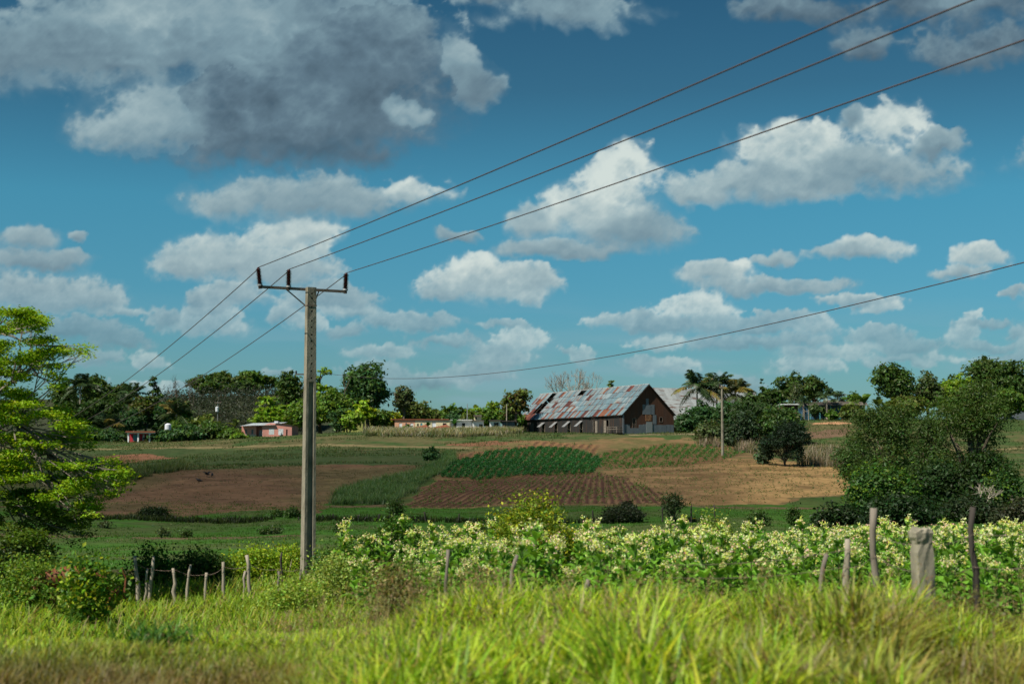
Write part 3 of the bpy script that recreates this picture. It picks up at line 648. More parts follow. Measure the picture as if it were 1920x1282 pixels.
# ------------------------------------------------------------------ flowering tobacco, every plant its own object
def tobacco():
    rng = np.random.default_rng(41); var = []
    for v in range(8):
        m = MB(); f = MB(); H = 1.45*(.88+.24*rng.random())
        m.tube([(0, 0, -.1), (.01, 0, H*.5), (0, .01, H*.97)], [.016, .013, .007], 5, (.09, .15, .04))
        nl = 17
        for i in range(nl):
            t = i/(nl-1); z = H*(.06+.86*t); a = i*2.4+rng.normal()*.3; L = (.50-.20*t)*(.8+.4*rng.random()); el = R_(20+45*t+rng.normal()*8)
            h = np.array([math.cos(a), math.sin(a), 0]); s = np.array([-h[1], h[0], 0]); k = 5
            tt = np.linspace(0, 1, k)[:, None]
            P = np.array([0, 0, z])+h*L*math.cos(el)*tt+np.array([0, 0, 1])*(L*math.sin(el)*tt-.55*L*tt**2.2)
            w = (L*.26*np.array([.25, .9, 1.0, .7, .06]))[:, None]
            V = np.stack([P-s*w+np.array([0, 0, 1])*w*.35, P, P+s*w+np.array([0, 0, 1])*w*.35], 1).reshape(-1, 3)
            q = np.arange(k-1)[:, None]*3; F = np.concatenate([np.stack([q+j, q+j+1, q+j+4, q+j+3], -1).reshape(-1, 4) for j in (0, 1)])
            m.add(V, F, np.array((.16, .35, .04))*(.45+.9*rng.random()))
        for i in range(9):
            a = rng.random()*6.28; r = .10*math.sqrt(rng.random()); z = H*(.90+.10*rng.random())+.10*rng.random()
            c = np.array([r*math.cos(a), r*math.sin(a), z]); f.tube([(0, 0, H*.9), c*np.array([.6, .6, 1])-np.array([0, 0, .03]), c], [.004, .003, .003], 3, (.14, .20, .05), cap=False)
            nf = 4; O = unit(rng.normal(size=(nf, 3))+np.array([0, 0, .7]))
            leaves(f, c+O*.035, np.cross(O, rng.normal(size=(nf, 3))), .042, .28, (.66, .74, .17), .2, rng, T=O)
            tips = c+O*.078; colr = (.84, .80, .44) if rng.random() < .85 else (.82, .58, .44)
            leaves(f, tips, O+rng.normal(size=O.shape)*.2, .021, .9, colr, .12, rng)
        var.append((m, f))
    # planting positions in rows
    pts = []
    for Yr in np.arange(21.3, 37.5, .88):
        for X in np.arange(-6, 17, .52):
            x = X+rng.normal()*.10; y = Yr+rng.normal()*.12; px = 960+FPX*x/y
            edge = 640+max(0, 25-Yr)*30
            if px < edge or px > 2010: continue
            if px < 780 and rng.random() < .35: continue
            pts.append((x, y, px))
    pts.sort(key=lambda p: p[1])
    first = pts[:300]; rest = pts[300:]
    protos = []
    for m, f in var:
        a = m.build('tobacco_plant', 'foliage'); b = f.build('flower_head', 'petal', a); protos.append((a, b))
    lab = 'flowering tobacco plant with pale cream and pink blossoms in the roadside plot'
    for i, (x, y, px) in enumerate(first):
        pa, pb = protos[i % 8]
        if i < 8: a, b = pa, pb
        else:
            a = pa.copy(); b = pb.copy(); COL.objects.link(a); COL.objects.link(b); b.parent = a
        s = (.66+.42*rng.random())*(.78+.22*float(ss(np.array((px-650)/350))))
        a.location = (x, y, G(x, y)); a.rotation_euler = (rng.normal()*.05, rng.normal()*.05, rng.random()*6.28); a.scale = (s, s, s)
        tag(a, lab, 'tobacco plant', 'flowering tobacco plants beyond the roadside fence')
    if rest:
        mm = MB()
        for i, (x, y, px) in enumerate(rest):
            m, f = var[i % 8]; s = .80+.28*rng.random(); th = rng.random()*6.28; c, q = math.cos(th)*s, math.sin(th)*s; g = G(x, y)
            Rm = np.array([[c, -q, 0], [q, c, 0], [0, 0, s]])
            for src in (m, f):
                for vv, ff, cc in zip(src.v, src.f, src.c): pass
                V = np.vstack(src.v)@Rm.T+np.array([x, y, g]); mm.add(V, np.vstack(src.f), np.vstack(src.c))
        tag(mm.build('tobacco_crop', 'foliage'), 'back rows of the flowering tobacco plot seen over the nearer plants', 'tobacco', kind='stuff')
tobacco()
# ------------------------------------------------------------------ power pole
LD = np.array([.44, -.90, 0]); LD /= np.linalg.norm(LD)
def pole():
    Yp = 38.0; base = at(578, 1000, Yp); x0 = base[0]; gz = G(x0, Yp)
    o = thing('utility_pole', 'tall grey concrete utility pole with drilled face and steel crossarm', 'utility pole', (x0, Yp, gz), R_(28))
    H = at(575, 539, Yp)[2]-gz
    m = MB()
    wf = lambda z: (.335+(.245-.335)*(z+.4)/(H+.4))/2
    df = lambda z: (.30+(.185-.30)*(z+.4)/(H+.4))/2
    zt = at(577, 716, Yp)[2]-gz
    lv = np.linspace(-.4, zt, 9)
    def prof_(z):
        w, d = wf(z), df(z); r = w*.52; wb = d*.32
        return [(-w, -d, z), (-r, -d, z), (-r+.02, -wb, z), (r-.02, -wb, z), (r, -d, z), (w, -d, z), (w, d, z), (r, d, z), (r-.02, wb, z), (-r+.02, wb, z), (-r, d, z), (-w, d, z)]
    for za_, zb_ in zip(lv, lv[1:]):
        P = prof_(za_)+prof_(zb_); m.add(P, [(j, (j+1) % 12, 12+(j+1) % 12, 12+j) for j in range(12)])
    p_ = prof_(zt); m.quad(p_[1], p_[4], p_[3], p_[2]); m.quad(p_[7], p_[10], p_[9], p_[8])
    zs = sorted(at(575, py, Yp)[2]-gz for py in (551, 560, 576, 584, 602, 614, 628, 640, 654, 667, 682, 696, 709))
    def bd_(z0, z1, sy):     # plain centre panel
        m.quad((-.05, sy*df(z0), z0), (.05, sy*df(z0), z0), (.05, sy*df(z1), z1), (-.05, sy*df(z1), z1))
    for sy in (-1, 1):
        cur = zt
        for z in zs:
            bd_(cur, z-.042, sy); cur = z+.042
            th_ = np.arange(16)*2*math.pi/16; cx, cz = np.cos(th_), np.sin(th_); sc = np.minimum(.05/np.maximum(abs(cx), 1e-6), .042/np.maximum(abs(cz), 1e-6))
            O = [(cx[j]*sc[j], sy*df(z), z+cz[j]*sc[j]) for j in range(16)]; I = [(cx[j]*.027, sy*df(z), z+cz[j]*.027) for j in range(16)]
            O = [(a_, sy*df(c_), c_) for a_, b_, c_ in O]
            m.add(O+I, [(j, (j+1) % 16, 16+(j+1) % 16, 16+j) for j in range(16)])
            if sy < 0:
                J = [(a_, df(z), c_) for a_, b_, c_ in I]; m.add(I+J, [(j, (j+1) % 16, 16+(j+1) % 16, 16+j) for j in range(16)])
        bd_(cur, H, sy)
        for sx in (-1, 1):
            m.quad((sx*.05, sy*df(zt), zt), (sx*wf(zt), sy*df(zt), zt), (sx*wf(H), sy*df(H), H), (sx*.05, sy*df(H), H))
    for sx in (-1, 1): m.quad((sx*wf(zt), -df(zt), zt), (sx*wf(zt), df(zt), zt), (sx*wf(H), df(H), H), (sx*wf(H), -df(H), H))
    m.quad((-wf(H), -df(H), H), (wf(H), -df(H), H), (wf(H), df(H), H), (-wf(H), df(H), H))
    m.build('column', 'concrete', o)
    # crossarm: local x axis runs along it
    la = np.array([math.cos(R_(28)), math.sin(R_(28)), 0])
    za = at(575, 542, Yp)[2]-gz
    def along(px):   # distance along the arm for a pixel column
        u = (px-960)/FPX/math.cos(PITCH); u = (lat(px, Yp, 540))/Yp
        return (u*Yp-x0)/(la[0]-u*la[1])
    xl, xr = along(489), along(652); xm = along(544)
    a = MB(); a.box(xl-.02, xr+.02, .10, .16, za-.035, za+.035); a.build('crossarm', 'steel', o)
    zb = at(575, 574, Yp)[2]-gz
    for xx in (along(540), along(601)):
        b = MB(); b.tube([(xx, .13, za-.03), (.11*(1 if xx > 0 else -1), .112, zb+.02)], .018, 6); b.build('brace', 'steel', o)
    bd = MB(); w_, d_ = wf(zb)+.006, df(zb)+.006
    for q in ((-w_, w_, -d_-.004, -d_), (-w_, w_, d_, d_+.004)): bd.box(*q, zb, zb+.03)
    for q in ((-w_-.004, -w_, -d_, d_), (w_, w_+.004, -d_, d_)): bd.box(*q, zb, zb+.03)
    bd.build('band', 'steel', o)
    tops = []
    for xx, tilt in ((xl+.02, -.12), (xm, 0.0), (xr-.02, .04)):
        q = MB(); hz = .40
        ins = bpy.data.objects.new('insulator', None)
        P = []; r = []
        nsh = 11
        for i in range(nsh):
            z = .06+hz*i/nsh; P += [(0, 0, z), (0, 0, z+.010), (0, 0, z+.026)]; r += [.042, .082, .046]
        P.append((0, 0, hz+.08)); r.append(.035)
        q.tube(P, r, 14); ob = q.build('insulator', 'ceramic', o, smooth=False)
        ob.location = (xx, .13, za+.03); ob.rotation_euler = (0, tilt, 0)
        c2 = MB(); c2.tube([(0, 0, 0), (0, 0, .05), (0, 0, .06)], [.075, .065, .04], 10); c2.build('cap', 'galvanised', ob)
        c3 = MB(); c3.tube([(0, 0, -.08), (0, 0, 0)], .05, 8); c3.build('foot', 'dark_wood', ob)
        loc = np.array([xx+math.sin(tilt)*(hz+.1), .17, za+.03+hz+.08])
        wx = x0+loc[0]*math.cos(R_(28))-loc[1]*math.sin(R_(28)); wy = Yp+loc[0]*math.sin(R_(28))+loc[1]*math.cos(R_(28))
        tops.append(np.array([wx, wy, gz+loc[2]]))
    return tops
tops = pole()
def wire(a, b, sag, r, n=60):
    t = np.linspace(0, 1, n)[:, None]; P = a+(b-a)*t; P[:, 2] -= (4*sag*t*(1-t))[:, 0]; return P
labs = ['upper left power line wire running from the left insulator', 'middle power line wire running from the centre insulator', 'lower right power line wire running from the right insulator']
for i, tp in enumerate(tops):
    m = MB()
    near = tp+np.array([.44, -.90, 0])*68; near[2] += 1.25
    far = tp+np.array([-.44, .90, 0])*110; far[2] = tp[2]-1.9
    m.tube(wire(tp, near, .45, 0), .0115, 5); m.tube(wire(tp+np.array([-.03, .05, -.06]), far, 3.45, 0), .0125, 5)
    tag(m.build('power_line_wire', 'cable'), labs[i], 'wire', 'wires of the power line')

def simple_pole(label, px, Y, ytop, r, mat='concrete', name='utility_pole', px_top=None, group=None, arm=None):
    x = lat(px, Y); gz = G(x, Y); H = at(px, ytop, Y)[2]-gz
    o = thing(name, label, 'utility pole', (x, Y, gz), 0, group)
    m = MB(); m.tube([(0, 0, -.3), (0, 0, H*.5), (0, 0, H)], [r*1.2, r, r*.75], 8); m.build('column', mat, o)
    if arm:
        a = MB(); a.box(-arm, arm, -.15, -.07, H-.32, H-.2); a.build('crossarm', 'old_wood', o)
        for sx in (-arm*.9, arm*.9):
            q = MB(); q.tube([(sx, -.11, H-.2), (sx, -.11, H-.1), (sx, -.11, H+.05)], [.05, .09, .05], 6); q.build('insulator', 'ceramic', o)
    return o, np.array([x, Y, gz+H])
simple_pole('pale concrete utility pole standing at the right edge of the crop field', 1355, 185, 722, .16, 'concrete', arm=.35)
_, tp2 = simple_pole('distant dark utility pole hidden behind the tall concrete pole', 572, 120, 696, .12, 'dark_wood', arm=.9)
simple_pole('thin grey pole rising behind the cream house', 876, 268, 757, .09, 'galvanised')
simple_pole('slim pale mast at the left end of the barn', 950, 262, 757, .10, 'bleached_wood')
m = MB(); endp = at(1990, 474, 34.0)
m.tube(wire(tp2+np.array([.8, -.1, 0]), endp, 1.6, 0), .015, 5)
tag(m.build('power_line_wire', 'cable'), 'single low wire crossing the sky above the barn', 'wire', 'wires of the power line')

# ------------------------------------------------------------------ big tin roofed barn
def hitlocal(o, px, py, axis, val):
    """pixel ray meets the plane local[axis]=val of object o -> local coordinates"""
    M = Matrix.Translation(o.location) @ Matrix.Rotation(o.rotation_euler[2], 4, 'Z'); Mi = M.inverted()
    p = Mi @ Vector((0, 0, EYE)); d = Mi.to_3x3() @ Vector(ray(px, py)); t = (val-p[axis])/d[axis]; return p+d*t
def wallgrid(mb, us, zs, holes, f, thick=.12, c=None):
    """wall in the (u,z) plane with rectangular holes; f maps (u,z,depth) to 3-D"""
    U = sorted(set([us[0], us[1]]+[h[i] for h in holes for i in (0, 1)])); Z = sorted(set([zs[0], zs[1]]+[h[i] for h in holes for i in (2, 3)]))
    for a, b in zip(U, U[1:]):
        for p, q in zip(Z, Z[1:]):
            mu, mz = (a+b)/2, (p+q)/2
            if any(h[0] < mu < h[1] and h[2] < mz < h[3] for h in holes): continue
            for dd in (0, thick): mb.quad(f(a, p, dd), f(b, p, dd), f(b, q, dd), f(a, q, dd), c)
    for h in holes:
        a, b, p, q = h[:4]
        for (u0, z0, u1, z1) in ((a, p, b, p), (b, p, b, q), (b, q, a, q), (a, q, a, p)):
            mb.quad(f(u0, z0, 0), f(u1, z1, 0), f(u1, z1, thick), f(u0, z0, thick), c)
    for (u0, z0, u1, z1) in ((us[0], zs[0], us[1], zs[0]), (us[1], zs[0], us[1], zs[1]), (us[1], zs[1], us[0], zs[1]), (us[0], zs[1], us[0], zs[0])):
        mb.quad(f(u0, z0, 0), f(u1, z1, 0), f(u1, z1, thick), f(u0, z0, thick), c)
def barn():
    rng = np.random.default_rng(5)
    nc = at(1167, 810.5, 235.); th = math.atan2(.39, .92)
    o = thing('barn', 'big weathered tobacco barn with rusty patched tin roof and missing sheets', 'barn', (nc[0], nc[1], nc[2]), th)
    Wd, Ln, Hw, Hr = 9.7, 43.7, 3.05, 7.95
    # long wall x=0 with openings
    cols = [(996, 1000), (1017, 1021.5), (1041, 1045), (1065.5, 1069.5), (1088.5, 1092.5), (1113, 1120), (1136, 1142)]
    holes = []
    for i, (a, b) in enumerate(cols):
        ya = hitlocal(o, a, 805, 0, 0).y; yb = hitlocal(o, b, 805, 0, 0).y
        holes.append((min(ya, yb), max(ya, yb), .12 if i in (0, 5, 6) else .35, 2.15))
    w = MB(); wallgrid(w, (.0, Ln), (-.6, Hw), holes, lambda u, z, d: (d, u, z), .1)
    wallgrid(w, (.0, Ln), (-.6, Hw), [(6, 8, .3, 2.2), (20, 22, .3, 2.2), (33, 35, .3, 2.2)], lambda u, z, d: (Wd-d, u, z), .1)
    w.build('side_walls', 'tarred_board', o)
    fl = MB(); fl.box(.15, Wd-.15, .15, Ln-.15, -.5, .02, (.05, .04, .03)); fl.build('floor_slab', 'dark_wood', o)
    # shutters
    for i, (a, b, py0, py1) in enumerate([(1006, 1021.5, 802, 794), (1028, 1044.5, 804.5, 793), (1055, 1068.5, 804, 792), (1077, 1090, 801, 790.5)]):
        h = holes[1+i]; yc0, yc1 = h[0]-.15, h[1]+.15
        L = 1.45 if i else 1.25
        s = MB(); z0 = h[3]+.12; drop = .95 if i else .8
        xo = -L*.85
        a0 = (-.04, yc0, z0); a1 = (-.04, yc1, z0); b0 = (xo, yc0, z0-drop); b1 = (xo, yc1, z0-drop)
        off = np.array([.03, 0, .04])
        s.add([a0, a1, b1, b0]+[tuple(np.array(q)+off*-1) for q in (a0, a1, b1, b0)], [(0, 1, 2, 3), (7, 6, 5, 4), (0, 4, 5, 1), (1, 5, 6, 2), (2, 6, 7, 3), (3, 7, 4, 0)])
        sh = s.build('shutter', 'galvanised', o)
        fr = MB()
        for yy in (h[0]-.08, h[1]): fr.box(-.04, .0-.002, yy, yy+.08, h[2], h[3]+.05)
        fr.tube([(xo*.9, yc0+.1, z0-drop*.95), (-.05, yc0+.1, .6)], .025, 5)
        fr.build('window_frame', 'bleached_wood', o)
    for i in (0, 5, 6):
        h = holes[i]; d = MB(); wd = (h[1]-h[0])
        if i == 0: d.box(-.07, -.003, h[0]-.1, h[0]+.25*wd, .1, 2.2); d.box(-.07, -.003, h[1]-.2*wd, h[1]+.05, .1, 2.2)
        elif i == 5: d.box(-.08, -.003, h[0]-.1, h[0]+wd*.55, .05, 2.1); d.box(-.06, -.003, h[1], h[1]+.12, .1, 2.2)
        else: d.box(-.08, -.003, h[1]-wd*.2, h[1]+wd*.55, .05, 2.1); d.box(-.06, -.003, h[0]-.12, h[0], .1, 2.2)
        for zz in (.5, 1.0, 1.5): d.box(-.10, -.081, h[0]-.05 if i != 6 else h[1], h[0]+wd*.5 if i != 6 else h[1]+wd*.5, zz, zz+.08)
        d.build('door', 'old_wood', o)
    # gable y=0
    def gx(px, py): p = hitlocal(o, px, py, 1, 0); return p.x, p.z
    g = MB()
    wl_ = (gx(1186.5, 800)[0], gx(1192, 800)[0], gx(1190, 802)[1], gx(1190, 784.5)[1]); wr = (gx(1237, 786)[0], gx(1241.5, 786)[0], gx(1240, 790.5)[1], gx(1240, 782.5)[1])
    holes2 = [wl_, wr]
    wallgrid(g, (0, Wd), (-.6, Hw), holes2, lambda u, z, d: (u, d-.02, z), .1)
    n = 12
    g2 = MB()
    for y_, flip in ((-.02, 1), (Ln+.02, -1)):
        for i in range(n):
            u0, u1 = Wd*i/n, Wd*(i+1)/n; f = lambda u: Hw+(Hr-Hw)*(1-abs(u-Wd/2)/(Wd/2))
            (g if flip > 0 else g2).quad((u0, y_, Hw), (u1, y_, Hw), (u1, y_, f(u1)), (u0, y_, f(u0)))
    wallgrid(g2, (0, Wd), (-.6, Hw), [], lambda u, z, d: (u, Ln+.02-d, z), .1)
    g.build('gable', 'rust_sheet', o); g2.build('gable', 'rust_sheet', o)
    # grey boards along the foot of the gable: separate boards side by side
    b = MB(); x = .0
    while x < Wd-.2:
        wd = .5+.35*rng.random(); x1 = min(x+wd, Wd)
        if not (x < wl_[1]+.1 and x1 > wl_[0]-.1):
            b.box(x+.01, x1-.01, -.07-.015*rng.random(), -.023, -.5, 1.28+.12*rng.random())
        else: b.box(x+.01, x1-.01, -.07, -.023, -.5, wl_[2]-.03)
        x = x1
    b.build('foot_boards', 'grey_sheet', o)
    p = MB()
    for (a, c, d, e_, off) in [(1211, 1216, 747, 759, .05), (1204.5, 1210, 758, 776.5, .04), (1210.3, 1220, 759.3, 777, .065), (1220.2, 1227, 758.5, 777, .045), (1224, 1230.5, 777.5, 795, .05)]:
        x0, z1 = gx(a, d); x1, z0 = gx(c, e_); p.box(x0, x1, -.02-off, -.023, z0, z1)
    p.build('gable_patch', 'grey_sheet', o)
    p = MB(); x0, z1 = gx(1211, 790.5); x1, z0 = gx(1222.5, 809); p.box(x0, x1, -.16, -.1, -.05, z1); p.build('door', 'galvanised', o)
    p = MB(); x0, z1 = gx(1210, 776.5); x1, z0 = gx(1224, 789); p.box(x0, x1-.3, -.09, -.023, z0, z1-.1); p.build('hatch', 'rotten_wood', o)
    fr = MB()
    for h in holes2:
        for zz in (h[2]-.06, h[3]): fr.box(h[0]-.06, h[1]+.06, -.06, -.023, zz, zz+.06)
        for xx in (h[0]-.06, h[1]): fr.box(xx, xx+.06, -.06, -.023, h[2]+.002, h[3]-.002)
    fr.box((holes2[0][0]+holes2[0][1])/2-.03, (holes2[0][0]+holes2[0][1])/2+.03, -.015, .03, holes2[0][2], holes2[0][3])
    fr.build('window_frame', 'old_wood', o)
    cb = MB(); cb.box(-.02, .24, -.20, -.11, -.4, 3.0); cb.build('corner_board', 'grey_sheet', o)
    # roof: sheets laid in five courses
    rise = Hr-Hw; half = Wd/2; ov = .35; nrow = 5; wsh = .80; ncol = int((Ln+.8)/wsh)
    r = MB(); sl = np.array([half, 0, rise]); L = np.linalg.norm(sl); sl = sl/L; nrm = np.array([-rise, 0, half])/L
    bands = {  # (row from eaves, u0, u1): missing
    }
    def upos(px, t):  # length coordinate for pixel column at roof height fraction t
        M = Matrix.Translation(o.location) @ Matrix.Rotation(th, 4, 'Z'); best = None
        zz = Hw+rise*t; xx = half*t
        ys = np.linspace(-2, Ln+3, 500); P = np.array([[*(M @ Vector((xx, y_, zz)))] for y_ in ys]); q = proj(P[:, 0], P[:, 1], P[:, 2])[0]
        return float(np.interp(-px, -q, ys))
    holesR = [(4, 1031, 1043), (3, 1023, 1036), (2, 1013, 1026), (1, 1003, 1015), (4, 1088, 1098)]
    miss = [(rw, sorted((upos(a, (rw+.5)/5), upos(b_, (rw+.5)/5)))) for rw, a, b_ in holesR]
    rust = [(0, 979, 997), (0, 1050, 1056), (0, 1096, 1103), (0, 1131, 1136), (0, 1147, 1151), (4, 1178, 1187), (1, 1040, 1044), (2, 1066, 1073), (1, 1000, 1006), (3, 1011, 1016), (2, 1040, 1044), (0, 1033, 1036), (0, 1120, 1124), (4, 1052, 1058), (0, 1072, 1077), (0, 1160, 1163), (4, 1105, 1110)]
    rustb = [(rw, sorted((upos(a, (rw+.5)/5), upos(b_, (rw+.5)/5)))) for rw, a, b_ in rust]
    for row in range(nrow):
        t0 = row/nrow; t1 = (row+1)/nrow
        for ci in range(ncol):
            y0 = -.4+ci*wsh; y1 = y0+wsh+.05; ym = (y0+y1)/2
            if any(rw == row and q[0] <= ym <= q[1] for rw, q in miss): continue
            isr = any(rw == row and q[0]-.1 <= ym <= q[1]+.1 for rw, q in rustb)
            far = ym/Ln
            pr = .01+.16*far**1.5*(1 if row != 2 else .7)+(.09 if row == 0 else 0)
            blue = np.array([.135, .215, .25])*(.86+.2*rng.random()); whit = np.array([.22, .28, .30])*(.85+.25*rng.random())
            c = blue if rng.random() < .72-.45*far else whit
            if isr or rng.random() < pr: c = np.array([(.14, .045, .03), (.20, .08, .045), (.085, .03, .025)][rng.integers(3)])
            elif rng.random() < .15: c = c*.7+np.array([.3, .26, .18])*.3
            s0 = L*t0-(ov if row == 0 else .12)+rng.normal()*.05; s1 = L*t1+.02
            lift0 = .10+.028*rng.random()+.012*(row); lift1 = .06+.018*rng.random()+.012*row
            # corrugated across the sheet
            k = 6; ys_ = np.linspace(y0, y1, k+1); wv = np.where(np.arange(k+1) % 2 == 0, 0, .022)
            A = [sl*s0+nrm*(lift0+wv[q])+np.array([0, ys_[q], Hw]) for q in range(k+1)]; B = [sl*s1+nrm*(lift1+wv[q])+np.array([0, ys_[q], Hw]) for q in range(k+1)]
            Mid = [(a_+b_)/2 for a_, b_ in zip(A, B)]
            V = A+Mid+B; F = [(q, q+1, k+2+q, k+1+q) for q in range(k)]+[(k+1+q, k+2+q, 2*k+3+q, 2*k+2+q) for q in range(k)]
            cc = np.tile(c, (len(V), 1))
            if c[0] > .2 and rng.random() < .30+.4*far+(.25 if row == 0 else 0):   # rust creeping up from the lower edge or one side
                ru = np.array((.17, .07, .045))
                if rng.random() < .6: cc[:k+1] = ru
                else: cc[[0, k+1, 2*k+2]] = ru; cc[[1, k+2, 2*k+3]] = ru*.5+c*.5
            r.add(V, F, cc)
    # far slope in one go
    for ci in range(0, ncol):
        y0 = -.4+ci*wsh; y1 = y0+wsh; s0 = -ov; s1 = L+.05
        f = lambda y_, s_: (Wd-sl[0]*s_+.08*rise/L, y_, Hw+sl[2]*s_+.08*half/L)
        if any(rw in (3, 4) and q[0]+.5 <= (y0+y1)/2 <= q[1]-.5 for rw, q in miss) and rng.random() < .2: continue
        r.quad(f(y0, s0), f(y1, s0), f(y1, s1), f(y0, s1), np.array([.33, .36, .38])*(.6+.5*rng.random()))
    # ridge cap
    r.tube([(half, -.42, Hr+.10), (half, Ln+.42, Hr+.10)], .10, 6, (.40, .40, .39))
    # barge strip on the gable edge
    r.build('roof', 'roof_sheet', o)
    bg_ = MB()
    for sgn in (1, -1):
        a = np.array([-ov*.6 if sgn == 1 else Wd+ov*.6, -.34, Hw-ov*.55]); b_ = np.array([half, -.34, Hr+.0]); bg_.tube([a, (a+b_)/2, b_], .075, 4)
    bg_.tube([(-ov*.72, -.3, Hw-ov*.72), (-ov*.72, Ln+.3, Hw-ov*.72)], .05, 4)
    bg_.build('barge_board', 'dark_wood', o)
    rf = MB()
    for y_ in np.arange(.4, Ln, 2.1):
        for sgn in (0, 1):
            a = np.array([0 if sgn == 0 else Wd, y_, Hw-.1]); b_ = np.array([half, y_, Hr-.15]); rf.tube([a, b_], .05, 4)
    for t in (.2, .4, .6, .8): rf.tube([(half*t, 0, Hw+rise*t-.04), (half*t, Ln, Hw+rise*t-.04)], .035, 4)
    rf.build('rafters', 'dark_wood', o)
    # cart / bench by the wall
    p0 = M_at(o, hitlocal(o, 1152, 809, 0, -1.2)); z = p0[2]
    c = thing('cart', 'small pale wooden cart parked beside the black barn wall', 'cart', (p0[0], p0[1], z-.25), th)
    q = MB(); q.box(-.45, .45, -2.0, 2.0, .62, .70); q.box(-.45, .45, -2.0, 2.0, .98, 1.04); q.build('bed', 'old_wood', c)
    for yy in (-1.6, 1.6):
        for xx in (-.4, .4):
            q = MB(); q.box(xx-.05, xx+.05, yy-.06, yy+.06, 0, .98); q.build('leg', 'old_wood', c)
def M_at(o, p): return Matrix.Translation(o.location) @ Matrix.Rotation(o.rotation_euler[2], 4, 'Z') @ Vector(p)
barn()

def shed_roof():
    # second barn behind the palms: white roof over low dark walls
    a = at(1215, 760, 268.)
    base = G(a[0]+6, 285)
    o = thing('barn', 'second tin roofed barn with whitish metal roof behind the coconut palms', 'barn', (at(1262, 780, 275.)[0], 275, base), math.atan2(.39, .92))
    w = MB(); Wd, Ln, Hw = 20, 12, 3.0
    w.box(0, Wd, 0, .12, -1, Hw); w.box(0, Wd, Ln-.12, Ln, -1, Hw); w.box(0, .12, .12, Ln-.12, -1, Hw); w.box(Wd-.12, Wd, .12, Ln-.12, -1, Hw); w.build('wall', 'tarred_board', o)
    r = MB(); rng = np.random.default_rng(9)
    ztop = at(1262, 727.5, 281.)[2]-base
    for sgn in (0, 1):
        for ci in range(28):
            for row in range(3):
                x0 = -6+ci*1.0; t0, t1 = row/3, (row+1)/3
                f = lambda t: ((-.6+(Ln/2+.6)*t) if sgn == 0 else (Ln+.6-(Ln/2+.6)*t), Hw-.3+(ztop-Hw+.3)*t+.02*(row+(ci % 2)))
                y0, z0 = f(t0-.02); y1, z1 = f(t1)
                r.quad((x0, y0, z0), (x0+1.03, y0, z0), (x0+1.03, y1, z1), (x0, y1, z1), np.array([.36, .39, .39])*(.8+.3*rng.random()))
    r.build('roof', 'roof_sheet', o)
    for xx in (0.02, Wd-.02):
        g = MB()
        for i in range(8):
            u0, u1 = Ln*i/8, Ln*(i+1)/8; f = lambda u: Hw+(ztop-Hw-.2)*(1-abs(u-Ln/2)/(Ln/2))
            g.quad((xx, u0, Hw), (xx, u1, Hw), (xx, u1, f(u1)), (xx, u0, f(u0)))
        g.build('gable', 'rust_sheet', o)
shed_roof()

# ------------------------------------------------------------------ houses
def house_at(name, label, px0, px1, ybase, Y, rz=0, cat='house'):
    a = at(px0, ybase, Y); b = at(px1, ybase, Y)
    return thing(name, label, cat, (a[0], Y, a[2]), rz), b[0]-a[0], Y/FPX
# pink house
o, Wd, s = house_at('house', 'small pink house with white windows and a pale tin roof', 453, 548, 822.5, 240.)
D = 6.5; Hh = 25*s; xd = 43*s
w = MB()
def fmap(off): return lambda u, z, d: (u, off+d, z)
win1 = [(6*s, 10*s, 9*s, 17.5*s), (18*s, 22*s, 9*s, 17.5*s)]
wallgrid(w, (0, 27*s), (-.6, Hh-1*s), win1, fmap(0), .15)
win2 = [(52*s, 62*s, 8*s, 19*s), (69.5*s, 79*s, 8*s, 18.5*s), (84*s, 87*s, .2, 17.5*s)]
wallgrid(w, (40*s, Wd), (-.6, Hh), win2, fmap(-.6), .15)
wallgrid(w, (27*s, 40*s), (-.6, Hh), [(30*s, 33.5*s, .1, 17*s), (34.5*s, 39*s, 6*s, 17*s)], fmap(1.4), .15)
w.box(27*s-.15, 27*s, .15, 1.4, -.6, Hh); w.box(40*s, 40*s+.15, -.45, 1.4, -.6, Hh)
w.box(0, .15, .15, D, -.6, Hh); w.box(Wd-.15, Wd, -.45, D, -.6, Hh); w.box(.15, Wd-.15, D-.15, D, -.6, Hh)
w.quad((40*s, -.59, Hh), (Wd, -.59, Hh), (Wd-15*s, -.59, Hh+3.0*s), (55*s, -.59, Hh+4.5*s))
w.build('wall', 'pink_plaster', o)
d = MB(); d.box(.0, 27*s-.01, -.03, -.003, -.5, 8*s); d.build('dado', 'dado_plaster', o)
for (a, b, z0, z1) in win1: q = MB(); q.box(a, b, .05, .09, z0, z1); q.build('window', 'grey_sheet', o)
for (a, b, z0, z1) in win2[:2]:
    q = MB(); q.box(a, b, -.58, -.54, z0, z1); wd_ = q.build('window', 'white_paint', o)
    q = MB()
    for k in range(7): q.box(a+.02, b-.02, -.62, -.59, z0+(z1-z0)*(k+.15)/7, z0+(z1-z0)*(k+.75)/7)
    q.build('louvre', 'white_paint', wd_)
q = MB(); q.box(71*s, 75*s, -.85, -.63, 7*s, 12*s); q.build('air_conditioner', 'white_plastic', o)
q = MB(); q.box(84*s, 87*s, -.5, -.46, 0, 17.5*s); q.build('door', 'dark_wood', o)
q = MB(); q.box(30*s, 33.5*s, 1.5, 1.54, 0, 17*s); q.build('door', 'white_paint', o)
q = MB(); q.box(34.5*s, 39*s, 1.45, 1.5, 6*s, 17*s); q.build('window', 'white_paint', o)
q = MB(); q.tube([(40.3*s, -.45, 0), (40.3*s, -.45, Hh)], .07, 6); q.build('porch_post', 'white_paint', o)
r = MB(); rg = np.random.default_rng(2)
